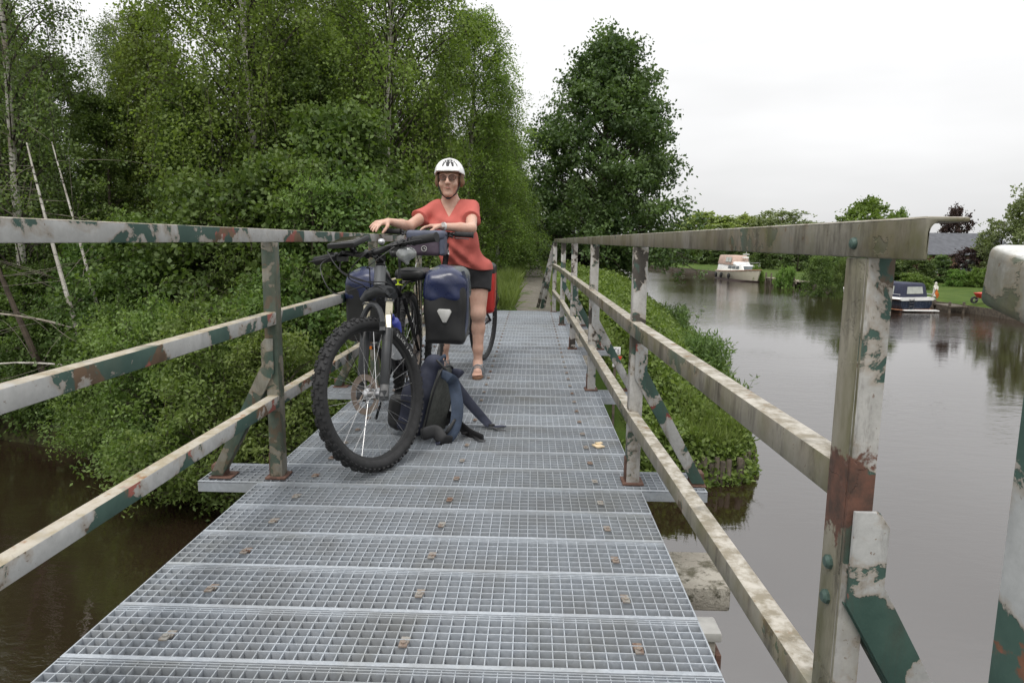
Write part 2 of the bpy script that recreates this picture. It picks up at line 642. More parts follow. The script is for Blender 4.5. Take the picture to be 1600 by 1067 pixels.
    def build(s, name, mat, parent=None, label=None):
        V, Q = s.mesh()
        return np_mesh(name, V, Q, mat, parent, None, True, label)

# ------------------------------------------------------------------ the setting: ground, water, path
WZ = -2.6
PENINSULA = [(-500, 20), (-30, 14), (-14, 12.6), (-9.3, 11.6), (-7.4, 10.9), (-5.2, 9.4), (-3.6, 8.9), (-1.9, 9.1), (-1.3, 9.7), (0.6, 9.75), (2.5, 10.0), (3.2, 10.15), (3.5, 10.6),
             (4.3, 14), (5.2, 18.4), (6.0, 28), (6.4, 36), (8.5, 71), (8.8, 88), (3, 104), (-30, 118), (-500, 130)]
FARBANK = [(26, -700), (26, -60), (25.5, 10), (24.2, 33), (23.7, 40), (23.2, 48), (23.0, 60), (22.5, 71), (20.6, 84), (17.2, 100), (5, 124), (-30, 140), (-500, 152),
           (-900, 160), (-900, 1900), (1900, 1900), (1900, -700)]
NEARBANK = [(-900, -4.5), (3.2, -4.5), (4.0, -9), (4.5, -700), (-900, -700)]

def poly_sd(poly, X, Y):
    """signed distance, positive inside"""
    d = np.full(X.shape, 1e9)
    ins = np.zeros(X.shape, bool)
    n = len(poly)
    for i in range(n):
        (x0, y0), (x1, y1) = poly[i], poly[(i + 1) % n]
        ex, ey = x1 - x0, y1 - y0
        t = np.clip(((X - x0) * ex + (Y - y0) * ey) / (ex * ex + ey * ey), 0, 1)
        d = np.minimum(d, np.hypot(X - x0 - t * ex, Y - y0 - t * ey))
        c = ((y0 > Y) != (y1 > Y)) & (X < (x1 - x0) * (Y - y0) / (y1 - y0 + 1e-12) + x0)
        ins ^= c
    return np.where(ins, d, -d)

def ground_z(X, Y):
    X, Y = np.asarray(X, float), np.asarray(Y, float)
    sp, sf, sn = poly_sd(PENINSULA, X, Y), poly_sd(FARBANK, X, Y), poly_sd(NEARBANK, X, Y)
    wob = 0.08 * np.sin(X * 1.7 + 0.6 * Y) + 0.06 * np.sin(Y * 2.3 - X)
    t = np.clip(sp / 3.3, 0, 1)
    zp = -2.2 + 2.15 * t * t * (3 - 2 * t) + wob * np.clip(sp, 0, 1)
    zp = np.where(sp > 0, zp, -2.2 - 4 * np.clip(-sp, 0, 0.5))
    dx = np.abs(X + 0.2)
    cw = -0.03 - np.clip(dx - 0.95, 0, 9) * 0.75
    cw = cw - 0.95 * np.clip(12.6 - Y, 0, 9) * np.clip((dx - 1.05) / 1.3, 0, 1)
    cw = np.where(Y > 9.98, cw, -9)
    zp = np.maximum(zp, np.where(sp > 0, cw, -9))
    zf = np.where(sf > 0, -2.35 + 0.25 * np.clip(sf / 1.2, 0, 1) + 0.006 * np.clip(sf, 0, 60) + 0.04 * np.sin(X * .8) * np.clip(sf / 3, 0, 1), -2.35 - 4 * np.clip(-sf, 0, 0.5))
    zn = np.where(sn > 0, -2.2 + 2.0 * np.clip(sn / 3, 0, 1), -2.2 - 4 * np.clip(-sn, 0, 0.5))
    return np.maximum(np.maximum(zp, zf), zn)

def spaced(segs):
    out = []
    for a, b, st in segs:
        out += list(np.arange(a, b, st))
    return np.array(out + [segs[-1][1]])

gx = spaced([(-900, -100, 60), (-100, -18, 3), (-18, -2.4, 0.3), (-2.4, 1.4, 0.12), (1.4, 10, 0.25), (10, 40, 0.8), (40, 130, 6), (130, 1900, 110)])
gy = spaced([(-700, -60, 60), (-60, -6, 4), (-6, 8.8, 1.0), (8.8, 13, 0.12), (13, 30, 0.35), (30, 80, 1.0), (80, 150, 2.5), (150, 1900, 110)])
GX, GY = np.meshgrid(gx, gy, indexing='ij')
GZ = ground_z(GX, GY)
nx_, ny_ = GX.shape
I = np.arange(nx_ * ny_).reshape(nx_, ny_)
gf = np.stack([I[:-1, :-1], I[1:, :-1], I[1:, 1:], I[:-1, 1:]], -1).reshape(-1, 4)

g = G('earth_and_turf')
tn = g.noise(0.8, 6)
c = g.mix(g.step(tn, 0.35, 0.62), (0.045, 0.075, 0.018), (0.105, 0.14, 0.034))
c = g.mix(g.step(g.noise(6, 5, 0.7), 0.35, 0.7), c, (0.06, 0.105, 0.022))
sepo = g.n('ShaderNodeSeparateXYZ')
g.L.new(g.n('ShaderNodeNewGeometry').outputs['Position'], sepo.inputs[0])
mud = g.step(sepo.outputs['Z'], -2.22, -2.45)
c = g.mix(mud, c, (0.05, 0.038, 0.028))
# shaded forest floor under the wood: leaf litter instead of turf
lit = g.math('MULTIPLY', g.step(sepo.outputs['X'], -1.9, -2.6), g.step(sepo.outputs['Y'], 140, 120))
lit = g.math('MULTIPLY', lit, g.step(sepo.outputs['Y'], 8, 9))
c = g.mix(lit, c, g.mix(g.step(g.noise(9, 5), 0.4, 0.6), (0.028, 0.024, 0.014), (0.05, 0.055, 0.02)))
g.bump(g.noise(14, 6, 0.7), 0.6, 0.05)
M_ground = g.done(c, 0.95, 0.0, 0.1)
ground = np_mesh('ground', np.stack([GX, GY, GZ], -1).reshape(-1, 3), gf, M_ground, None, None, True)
ground['kind'] = 'structure'

g = G('canal_water')
geo = g.n('ShaderNodeTexCoord')
mp = g.n('ShaderNodeMapping')
mp.inputs['Scale'].default_value = (0.9, 2.0, 1.0)
mp.inputs['Rotation'].default_value = (0, 0, 0.2)
g.L.new(geo.outputs['Object'], mp.inputs['Vector'])
def wnoise(scale, det, dist=0.0):
    x = g.n('ShaderNodeTexNoise', Scale=scale, Detail=det, Roughness=0.55, Distortion=dist)
    g.L.new(mp.outputs['Vector'], x.inputs['Vector'])
    return x.outputs['Fac']
calm = g.n('ShaderNodeTexNoise', Scale=0.07, Detail=3)
g.L.new(geo.outputs['Object'], calm.inputs['Vector'])
sw = g.n('ShaderNodeSeparateXYZ')
g.L.new(geo.outputs['Object'], sw.inputs[0])
breeze = g.math('ADD', g.step(calm.outputs['Fac'], 0.42, 0.62, 0.12, 0.8), g.step(sw.outputs['Y'], 25, 45, 0.0, 0.35))
hgt = g.math('ADD', g.math('MULTIPLY', wnoise(1.1, 2, 0.4), 0.8), g.math('ADD', g.math('MULTIPLY', wnoise(4.2, 3, 0.3), 0.45), g.math('MULTIPLY', wnoise(15.0, 2), 0.10)))
hgt = g.math('MULTIPLY', hgt, breeze)
g.bump(hgt, 0.42, 0.05)
g.b.inputs['IOR'].default_value = 2.45
M_water = g.done((0.022, 0.0135, 0.0085), 0.03, 0.0, 0.5)
wm = MB()
xs = [-900, -60, -5, 40, 1900]
ys = [-700, -20, 5, 60, 160, 1900]
for i in range(len(xs)):
    for j in range(len(ys)):
        wm.v.append((xs[i], ys[j], WZ))
for i in range(len(xs) - 1):
    for j in range(len(ys) - 1):
        wm.f.append((i * len(ys) + j, (i + 1) * len(ys) + j, (i + 1) * len(ys) + j + 1, i * len(ys) + j + 1))
water = wm.build('canal_water', M_water)
water['kind'] = 'structure'

g = G('path_gravel')
pc = g.mix(g.step(g.noise(5, 6, 0.7), 0.35, 0.65), (0.15, 0.135, 0.11), (0.24, 0.22, 0.19))
pc = g.mix(g.step(g.noise(40, 5, 0.7), 0.42, 0.6), pc, (0.13, 0.12, 0.10))
pc = g.mix(g.step(g.noise(1.6, 5, 0.7), 0.56, 0.66), pc, (0.07, 0.10, 0.03))
g.bump(g.noise(70, 5, 0.7), 0.6, 0.01)
M_path = g.done(pc, 0.95, 0, 0.1)
pm = MB()
py = np.arange(9.97, 60, 0.4)
rng0 = np.random.default_rng(5)
for i, y in enumerate(py):
    w = 0.04 * math.sin(y * 2.1) + rng0.uniform(-0.02, 0.02)
    cx = 0.06 + 0.035 * min(1, max(0, (y - 10) / 20))
    for k in range(5):
        x = cx - 0.30 + w + 0.60 * k / 4
        pm.v.append((x, y, max(-0.026, float(ground_z(x, y)) + 0.006) + (0.004 if k in (1, 3) else 0.0)))
for i in range(len(py) - 1):
    for k in range(4):
        pm.f.append((i * 5 + k, i * 5 + k + 1, (i + 1) * 5 + k + 1, (i + 1) * 5 + k))
path = pm.build('path', M_path)
path['kind'] = 'structure'

# ------------------------------------------------------------------ bridge materials
g = G('galvanised_steel')
vor = g.n('ShaderNodeTexVoronoi', Scale=90.0)
g.L.new(g.vec(), vor.inputs['Vector'])
sp = g.n('ShaderNodeSeparateXYZ')
g.L.new(vor.outputs['Color'], sp.inputs[0])
c = g.mix(sp.outputs['X'], (0.315, 0.345, 0.380), (0.395, 0.425, 0.460))
c = g.mix(g.step(g.noise(5, 5, 0.65), 0.45, 0.7), c, (0.285, 0.30, 0.315))
c = g.mix(g.step(g.noise(2.2, 6, 0.7), 0.52, 0.75, 0, 0.7), c, (0.225, 0.225, 0.20))
hv = g.n('ShaderNodeHueSaturation')
g.L.new(c, hv.inputs['Color'])
g.L.new(g.step(g.n('ShaderNodeObjectInfo').outputs['Random'], 0, 1, 0.86, 1.12), hv.inputs['Value'])
c = hv.outputs['Color']
M_galv = g.done(c, g.step(g.noise(30, 3), 0.3, 0.7, 0.45, 0.65), 0.0)
M_galv_end = simple('galvanised_band', (0.40, 0.43, 0.46), 0.5, 0.35, 0.18, 14, 0.1, 50)

g = G('rusty_clip')
c = g.mix(g.step(g.noise(14, 4, 0.6), 0.40, 0.60), (0.29, 0.28, 0.255), (0.165, 0.10, 0.07))
c = g.mix(g.step(g.noise(60, 4), 0.52, 0.64), c, (0.26, 0.20, 0.155))
g.bump(g.noise(120, 4), 0.3, 0.002)
M_clip = g.done(c, 0.75, 0.1)

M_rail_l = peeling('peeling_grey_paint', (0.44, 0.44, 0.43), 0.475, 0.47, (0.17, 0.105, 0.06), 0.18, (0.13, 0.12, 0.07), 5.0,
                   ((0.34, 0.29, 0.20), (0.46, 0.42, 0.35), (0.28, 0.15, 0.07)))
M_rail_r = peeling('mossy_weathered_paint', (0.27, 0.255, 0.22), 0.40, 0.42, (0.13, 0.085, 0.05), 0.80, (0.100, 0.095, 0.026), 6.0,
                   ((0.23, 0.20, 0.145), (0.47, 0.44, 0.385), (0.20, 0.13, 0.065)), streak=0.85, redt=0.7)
M_post_l = peeling('peeling_post_paint', (0.28, 0.275, 0.24), 0.53, 0.44, (0.14, 0.10, 0.065), 0.7, (0.10, 0.085, 0.045), 8.0, streak=0.5, redt=0.72)
M_post_r = peeling('flaking_grey_post_paint', (0.47, 0.46, 0.44), 0.465, 0.50, (0.075, 0.065, 0.055), 0.35, (0.14, 0.115, 0.07), 8.0, streak=0.45, redt=0.68)
M_post_near = peeling('flaking_near_post_paint', (0.43, 0.42, 0.40), 0.475, 0.38, (0.15, 0.11, 0.075), 0.22, (0.17, 0.15, 0.07), 7.5,
                      mossy_side=((0.26, 0.24, 0.19), (0.105, 0.10, 0.045), (0.16, 0.085, 0.05)), rust_z=(0.60, 0.70), streak=0.8)
M_brace = peeling('flaking_brace_paint', (0.42, 0.42, 0.41), 0.505, 0.38, (0.28, 0.08, 0.06), 0.0, scale=8.5, streak=0.4)
M_rustweld = simple('rusty_weld', (0.105, 0.056, 0.040), 0.85, 0.0, 0.5, 30, 0.6, 110)
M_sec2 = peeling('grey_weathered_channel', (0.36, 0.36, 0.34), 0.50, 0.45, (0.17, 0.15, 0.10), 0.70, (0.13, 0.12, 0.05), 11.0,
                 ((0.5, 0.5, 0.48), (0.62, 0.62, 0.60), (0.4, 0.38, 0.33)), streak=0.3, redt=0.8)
M_sec2p = peeling('green_and_grey_post', (0.42, 0.43, 0.43), 0.50, 0.34, (0.2, 0.09, 0.05), 0.25, (0.11, 0.13, 0.05), 7.0)
M_bolt = simple('painted_bolt', (0.06, 0.10, 0.085), 0.5, 0.2, 0.3, 40, 0.2)
M_girder = simple('dull_girder_paint', (0.16, 0.165, 0.16), 0.7, 0.0, 0.35, 5, 0.3)

# ------------------------------------------------------------------ grating planks
DX0, DX1 = -1.129, 0.466
PITCH, Y0 = 0.2418, 1.494
def grating_mesh(x0, x1, depth, name):
    b = MB()
    L, cx = x1 - x0, (x0 + x1) / 2
    b.box((cx, 0.0075, -0.0015), (L, 0.015, 0.003))                   # flat nosing strip
    b.box((cx, 0.0015, -depth / 2 - 0.0031), (L, 0.003, depth - 0.006))
    for y in (0.0473, 0.0806, 0.1139, 0.1472, 0.1805, 0.2138):
        b.box((cx, y, -depth / 2), (L - 0.008, 0.0032, depth))
    b.box((cx, 0.2250, -depth / 2), (L - 0.008, 0.0032, depth))
    b.box((cx, 0.2352, -depth / 2), (L, 0.0034, depth))
    n = int(round(L / 0.0333))
    for i in range(1, n):
        x = x0 + L * i / n
        b.box((x, 0.125, -0.0078), (0.0030, 0.2180, 0.0125))
    for x in (x0 + 0.002, x1 - 0.002):
        b.box((x, 0.1245, -depth / 2 - 0.0004), (0.004, 0.2180, depth))
    return b
def make_clip(parent, x, seed):
    b = MB()
    b.box((x, 0.085, 0.004), (0.021, 0.022, 0.004))
    b.box((x, 0.098, 0.0002), (0.021, 0.004, 0.012))
    b.box((x, 0.114, -0.003), (0.023, 0.028, 0.004))
    b.lathe((x, 0.090, 0.006), (0, 0, 1), [(0.0075, 0), (0.0075, 0.004), (0.004, 0.0055), (0.0001, 0.0055)], 6)
    bm_off = parent_world(parent)
    b.v = [(p[0] + bm_off.x, p[1] + bm_off.y, p[2] + bm_off.z) for p in b.v]
    return b.build('clip', M_clip, parent)
WIDE = {-2, 5, 12, 20, 28}
narrow = wide = None
for k in range(-12, 35):
    y = Y0 + PITCH * k
    src = wide if k in WIDE else narrow
    if src is None:
        bb = grating_mesh(-1.383, 0.736, 0.044, 'x') if k in WIDE else grating_mesh(DX0, DX1, 0.032, 'x')
        o = bb.build('grating_plank', M_galv)
        for x in (-0.917, -0.308, 0.283):
            make_clip(o, x, k)
        if k in WIDE:
            wide = o
        else:
            narrow = o
    else:
        o = copy_tree(src)
    o.location = (0.0, y, 0.0)
    if k in WIDE:
        tag(o, 'long galvanised grating plank whose ends stick out past the deck to carry railing posts', 'grating', 'wide grating planks')
    else:
        tag(o, 'short galvanised grating plank of the deck, ending flush with the deck edge', 'grating', 'deck grating planks')

for x, lab in ((-0.95, 'dull steel girder under the left edge of the grating deck'), (0.29, 'dull steel girder under the right edge of the grating deck')):
    b = MB()
    b.box((x, 4.0, -0.055), (0.12, 11.9, 0.012)).box((x, 4.0, -0.168), (0.009, 11.9, 0.212)).box((x, 4.0, -0.281), (0.12, 11.9, 0.012))
    tag(b.build('girder', M_girder), lab, 'girder')

# ------------------------------------------------------------------ railings
def rail_poly(pts, w, h):
    """rectangular tube along a polyline, kept upright"""
    secs = []
    P = [Vector(p) for p in pts]
    for i, p in enumerate(P):
        d = (P[min(i + 1, len(P) - 1)] - P[max(i - 1, 0)])
        d.z = 0
        d.normalize()
        s = Vector((d.y, -d.x, 0))
        secs.append([p + s * (w / 2) + Vector((0, 0, h / 2)), p - s * (w / 2) + Vector((0, 0, h / 2)), p - s * (w / 2) - Vector((0, 0, h / 2)), p + s * (w / 2) - Vector((0, 0, h / 2))])
    return MB().loft(secs)
def rail_channel(pts, side, z, h=0.05, w=0.05, t=0.006):
    """channel: upright web along the points with a flange on top and a short one below, reaching to `side`"""
    prof = [(0, z - 0.002), (side * 0.002, z), (side * w, z), (side * w, z - t), (side * t * 2.2, z - t * 1.05), (side * t * 1.25, z - t * 1.9), (side * t, z - t * 3), (side * t, z - h), (0, z - h)]
    secs = []
    for p in pts:
        secs.append([(p[0] + a, p[1], zz + (p[2] if len(p) > 2 else 0)) for a, zz in prof])
    return MB().loft(secs)

def brace_part(x, y, side, reach, parent, mat, z_top=0.655, foot=True):
    """angle-iron stay bolted to a post, running out to the end of the long plank"""
    b = MB()
    w = 0.050
    xi, xo = x, x + side * w
    zb = 0.012
    dx = side * reach
    poly = [(xi, y, z_top), (xo - side * 0.016, y, z_top), (xo, y, z_top - 0.022), (xo, y, z_top - 0.11), (xo + dx, y, zb), (xi + dx - side * 0.004, y, zb), (xi, y, z_top - 0.14)]
    b.prism(poly, (0, 1, 0), 0.007)
    b.prism([(xi, y + 0.028, z_top - 0.14), (xi, y + 0.004, z_top - 0.14), (xi + dx, y + 0.004, zb), (xi + dx, y + 0.05, zb), (xi, y + 0.05, z_top - 0.14)], (1, 0, -0.4 * side), 0.006)
    br = b.build('brace', mat, parent, bevel=0.0012)
    if foot:
        f = MB().box((x + dx + side * 0.018, y + 0.028, 0.029), (0.056, 0.056, 0.056))
        f.box((x + dx + side * 0.005, y + 0.03, 0.003), (0.10, 0.09, 0.006))
        f.build('foot', M_rustweld, br, bevel=0.004)
    return br

def post_part(x, y, wx, wy, ztop, parent, mat, base=True):
    b = MB()
    t = 0.007
    b.box((x, y - wy / 2 + t / 2, ztop / 2), (wx, t, ztop))
    b.box((x - wx / 2 + t / 2 - 0.0006, y + t / 2, ztop / 2), (t, wy - t, ztop - 0.002))
    b.box((x + wx / 2 - t / 2 + 0.0006, y + t / 2, ztop / 2), (t, wy - t, ztop - 0.002))
    p = b.build('post', mat, parent, bevel=0.0015)
    if base:
        q = MB().box((x, y, 0.0045), (wx + 0.035, wy + 0.035, 0.009))
        q.box((x - wx / 2 - 0.003, y, 0.06), (0.006, wy * 0.8, 0.10))
        q.build('base_plate', M_rustweld, p, bevel=0.002)
    return p

# right railing
rr = thing('bridge_railing', (0.44, 2.8, 0), 'mossy brown painted steel railing along the canal side of the bridge', 'railing')
RY = [(0.468, 0.965), (0.440, 2.805), (0.421, 4.635), (0.398, 6.445), (0.379, 8.295), (0.330, 9.885)]
top_pts = [(0.447, 0.80), (0.447, 0.96), (0.418, 2.80), (0.398, 4.63), (0.372, 6.44), (0.350, 8.29), (0.312, 9.86)]
rail_channel(top_pts, 1, 1.043).build('top_rail', M_rail_r, rr, bevel=0.003)
mid = [(0.4765, 0.962)] + [(x - 0.014, y) for x, y in RY[1:]]
rail_poly([(x, y, 0.664) for x, y in mid], 0.046, 0.056).build('mid_rail', M_rail_r, rr, bevel=0.004)
rail_poly([(x, y, 0.290) for x, y in mid], 0.046, 0.052).build('bottom_rail', M_rail_r, rr, bevel=0.004)
for i, (x, y) in enumerate(RY):
    if i == 0:
        p = post_part(x, y, 0.036, 0.066, 0.993, rr, M_post_near)
        for z in (0.545, 0.49, 0.23):
            MB().lathe((x - 0.018, y + 0.004, z), (-1, 0, 0), [(0.011, 0), (0.011, 0.005), (0.007, 0.009), (0.0001, 0.009)], 8).build('bolt', M_bolt, p)
        MB().lathe((0.4475, 0.97, 1.012), (-1, 0, 0), [(0.0085, 0), (0.0085, 0.003), (0.0065, 0.006), (0.0001, 0.008)], 10).build('bolt', M_bolt, p)
        brace_part(x - 0.012, y - 0.042, 1, 0.29, rr, M_brace, 0.642)
    else:
        post_part(x, y, 0.054, 0.060, 0.991, rr, M_post_r)
        if i < 5:
            brace_part(x - 0.01, y - 0.036, 1, 0.26, rr, M_brace, 0.60)
e = MB()
e.beam((0.322, 9.93, 1.0), (0.10, 10.42, 0.0), 0.05, 0.008, (0, 1, 0)).beam((0.325, 9.99, 0.95), (0.19, 10.30, 0.0), 0.045, 0.008, (0, 1, 0))
e.beam((0.26, 10.06, 0.72), (0.155, 10.30, 0.0), 0.04, 0.008, (0, 1, 0))
e.build('end_stay', M_post_r, rr, bevel=0.001)

# left railing
lr = thing('bridge_railing', (-1.06, 2.78, 0), 'flaking grey and green painted steel railing beside the wood', 'railing')
LY = [(-1.07, -1.0), (-1.07, 0.93), (-1.07, 2.785), (-1.068, 4.60), (-1.066, 6.44), (-1.066, 8.28), (-1.066, 9.88)]
rail_channel([(-1.050, -1.2), (-1.050, 2.78), (-1.050, 9.9)], -1, 1.045, 0.052).build('top_rail', M_rail_l, lr, bevel=0.003)
rail_poly([(-1.068, -1.0, 0.680), (-1.068, 2.78, 0.684), (-1.064, 9.88, 0.68)], 0.046, 0.052).build('mid_rail', M_rail_l, lr, bevel=0.004)
rail_poly([(-1.068, -1.0, 0.330), (-1.068, 2.78, 0.336), (-1.064, 9.88, 0.33)], 0.046, 0.050).build('bottom_rail', M_rail_l, lr, bevel=0.004)
for i, (x, y) in enumerate(LY):
    post_part(x, y, 0.052, 0.058, 0.992, lr, M_post_l)
    if 0 < i < 6:
        brace_part(x + 0.01, y - 0.036, -1, 0.24, lr, M_post_l, 0.60)

# next railing section on the camera's side of the joint
sr = thing('bridge_railing', (0.44, 0.6, 0), 'grey and green end of the next railing section, close to the camera', 'railing')
rb_ = rail_poly([(0.4475, 0.658, 0.985), (0.4475, 0.630, 0.979), (0.4515, 0.2, 0.890), (0.4575, -1.6, 0.86)], 0.055, 0.058)
for i_ in (0, 1):
    rb_.v[i_] = (rb_.v[i_][0], rb_.v[i_][1] - 0.007, rb_.v[i_][2])      # the cut end leans back
rb_.build('top_rail', M_sec2, sr, bevel=0.010, seg=4)
MB().lathe((0.4195, 0.560, 0.966), (-1, 0, 0), [(0.006, 0), (0.006, 0.0025), (0.004, 0.004), (0.0001, 0.0045)], 10).build('bolt', M_bolt, sr)
post_part(0.468, 0.585, 0.050, 0.055, 0.935, sr, M_sec2p)
post_part(0.468, -1.2, 0.050, 0.055, 0.832, sr, M_sec2p)

# ------------------------------------------------------------------ pier and abutment
g = G('old_concrete')
c = g.mix(g.step(g.noise(4, 6, 0.65), 0.35, 0.65), (0.30, 0.275, 0.23), (0.46, 0.43, 0.37))
c = g.mix(g.step(g.noise(9, 6, 0.7), 0.52, 0.64), c, (0.13, 0.12, 0.085))
c = g.mix(g.step(g.noise(24, 5, 0.7), 0.55, 0.66), c, (0.10, 0.095, 0.07))
g.bump(g.noise(22, 6, 0.7), 0.8, 0.02)
M_conc = g.done(c, 0.92, 0, 0.2)
M_conc_w = simple('pale_concrete', (0.50, 0.49, 0.46), 0.85, 0, 0.25, 9, 0.5, 50)
pr = thing('bridge_pier', (-0.3, 2.6, -2.6), 'weathered concrete pier standing in the water under the deck', 'pier')
b = MB().box((-0.13, 2.65, -0.355), (1.84, 0.32, 0.098))
b.build('pier_cap', M_conc, pr, bevel=0.012)
b = MB().box((-0.20, 2.66, -1.9), (1.6, 0.22, 2.98))
b.build('pier_wall', simple('dark_pier_concrete', (0.10, 0.085, 0.065), 0.8, 0, 0.4, 6, 0.5, 30), pr, bevel=0.01)  # wall below the cap has one darker concrete tone throughout
pl = thing('mooring_pile', (0.63, 2.16, -2.6), 'pale concrete pile head beside the pier', 'pile')
MB().box((0.600, 2.225, -0.318), (0.135, 0.11, 0.036)).build('pile_cap', M_conc_w, pl, bevel=0.008)
MB().box((0.594, 2.225, -1.85), (0.115, 0.09, 3.02)).build('pile_shaft', M_conc, pl, bevel=0.01)
MB().box((0.668, 2.24, -1.85), (0.02, 0.08, 2.9)).build('rusty_sheet', M_rustweld, pl, bevel=0.003)
tag(MB().box((-0.33, 9.92, -1.55), (2.5, 0.18, 2.95)).build('abutment_wall', M_conc, None, bevel=0.015), 'concrete abutment wall under the far end of the deck', 'abutment')

# ------------------------------------------------------------------ trees and plants
M_birch_leaf = leafmat('birch_leaf', (0.074, 0.112, 0.024), (0.285, 0.370, 0.100), 0.44)
M_birch_leaf2 = leafmat('dusky_birch_leaf', (0.064, 0.098, 0.034), (0.225, 0.290, 0.105), 0.42)
M_bush_leaf = leafmat('willow_leaf', (0.075, 0.125, 0.030), (0.245, 0.330, 0.100), 0.40)
M_alder_leaf = leafmat('alder_leaf', (0.050, 0.092, 0.024), (0.185, 0.265, 0.075), 0.36)
M_oak_leaf = leafmat('oak_leaf', (0.042, 0.074, 0.028), (0.165, 0.228, 0.085), 0.32, 0.4)
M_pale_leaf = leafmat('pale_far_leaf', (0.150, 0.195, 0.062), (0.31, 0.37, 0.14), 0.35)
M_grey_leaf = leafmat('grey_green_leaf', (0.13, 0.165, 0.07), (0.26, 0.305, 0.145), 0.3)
M_fresh_leaf = leafmat('fresh_leaf', (0.085, 0.150, 0.030), (0.20, 0.30, 0.07), 0.35)
M_dark_leaf = leafmat('dark_far_leaf', (0.05, 0.090, 0.028), (0.165, 0.225, 0.075), 0.28)
M_copper_leaf = leafmat('copper_leaf', (0.030, 0.016, 0.016), (0.075, 0.045, 0.04), 0.2)
M_herb = leafmat('herb_leaf', (0.088, 0.142, 0.032), (0.255, 0.340, 0.095), 0.36)
M_grass = leafmat('grass_blade', (0.085, 0.120, 0.028), (0.22, 0.27, 0.085), 0.4)
M_reed = leafmat('reed_leaf', (0.070, 0.118, 0.034), (0.200, 0.270, 0.095), 0.35)

g = G('birch_bark')
c = g.mix(g.step(g.noise(3, 5), 0.4, 0.6), (0.50, 0.47, 0.42), (0.66, 0.63, 0.58))
c = g.mix(g.step(g.noise(5, 4, 0.6, (1, 1, 4.5)), 0.57, 0.62), c, (0.05, 0.042, 0.036))
c = g.mix(g.step(g.noise(1.3, 4), 0.5, 0.7), c, (0.22, 0.18, 0.13))
g.bump(g.noise(18, 4, 0.6, (1, 1, 3)), 0.4, 0.01)
M_birch_bark = g.done(c, 0.85, 0, 0.2)
M_twig = simple('grey_twig', (0.15, 0.13, 0.105), 0.9, 0, 0.35, 4, 0.3, 30)
M_bark = simple('brown_bark', (0.085, 0.066, 0.048), 0.95, 0, 0.4, 8, 0.8, 25)

M_limb = simple('dark_bough_bark', (0.075, 0.062, 0.050), 0.95, 0, 0.35, 6, 0.4, 30)

def bez(p, q, r, n=6):
    return [p * (1 - t) ** 2 + q * 2 * t * (1 - t) + r * t * t for t in [i / (n - 1) for i in range(n)]]

def grow(rng, H, z0, prof, ncl, csize, nl, hang=0.0, lean=(0, 0), r0=0.12, twigs=9, fill=0.55, zpow=1.0):
    """trunk, limbs and leaf points of one tree standing at the origin. prof(t) = crown radius at height fraction t"""
    wood = MB()
    tp = [Vector((lean[0] * t * t * H + 0.05 * H * 0.15 * math.sin(5 * t + H), lean[1] * t * t * H + 0.05 * H * 0.12 * math.cos(4 * t), t * H * 0.94)) for t in [i / 9 for i in range(10)]]
    wood.tube(tp, [r0 * (1 - 0.9 * i / 9) + 0.008 for i in range(10)], 9)
    wood.n_trunk = len(wood.f)
    def trunk_at(z):
        f = min(max(z / (H * 0.94), 0), 0.999) * 9
        i = int(f)
        return tp[i].lerp(tp[i + 1], f - i)
    pts, tints = [], []
    for c_i in range(ncl):
        ct = rng.beta(1.5, 1.7)
        t = rng.uniform(0, 1) ** zpow
        R = prof(t)
        ang = rng.uniform(0, 2 * math.pi)
        rad = R * rng.uniform(0.78, 1.12) * (fill + (1 - fill) * rng.uniform(0, 1) ** 0.5) * (1 + 0.16 * math.sin(3 * ang + 7 * t + H))
        z = z0 + t * (H - z0)
        base = trunk_at(z)
        c = Vector((base.x + rad * math.cos(ang), base.y + rad * math.sin(ang), z))
        st = trunk_at(max(0.25 * H * 0.2, z - rad * (0.55 if hang < 0.5 else 0.9) - 0.1))
        midp = st.lerp(c, 0.55) + Vector((0, 0, 0.22 * rad * (1 + hang)))
        bp = bez(st, midp, c, 6)
        br = max(0.006, r0 * 0.30 * (rad / (R + 0.4)) * (1 - 0.5 * t))
        wood.tube(bp, [br * (1 - 0.8 * k / 5) + 0.002 for k in range(6)], 5, caps=False)
        s = csize * rng.uniform(0.7, 1.35)
        outd = Vector((math.cos(ang), math.sin(ang), 0.15))
        for q in range(twigs):
            d = Vector(rng.normal(size=3)) * 0.8 + outd * 0.55
            d.z = d.z * 0.6 + 0.1
            d.normalize()
            a0 = bp[3].lerp(bp[5], rng.uniform(0, 1))
            a1 = a0 + d * s * rng.uniform(0.5, 1.1)
            if hang > 0:
                a2 = a1 + Vector((rng.normal() * 0.08, rng.normal() * 0.08, -hang * s * rng.uniform(0.7, 1.9)))
                path_ = bez(a0, a1, a2, 7)
            else:
                path_ = [a0.lerp(a1, k / 4) for k in range(5)]
            if q < 4:
                wood.tube([path_[0], path_[len(path_) // 2], path_[-1]], [0.006, 0.004, 0.002], 3, caps=False)
            m_ = max(2, int(nl / twigs * rng.uniform(0.5, 1.5)))
            P_ = np.array([tuple(p) for p in path_])
            tt = rng.uniform(0.15, 1.0, m_) * (len(P_) - 1)
            ii = np.minimum(tt.astype(int), len(P_) - 2)
            fr = (tt - ii)[:, None]
            pts.append(P_[ii] * (1 - fr) + P_[ii + 1] * fr + rng.normal(size=(m_, 3)) * (0.045 + 0.05 * s))
            tints.append(np.full(m_, min(1, max(0, ct + rng.normal() * 0.12))))
    return wood, np.concatenate(pts), np.concatenate(tints)

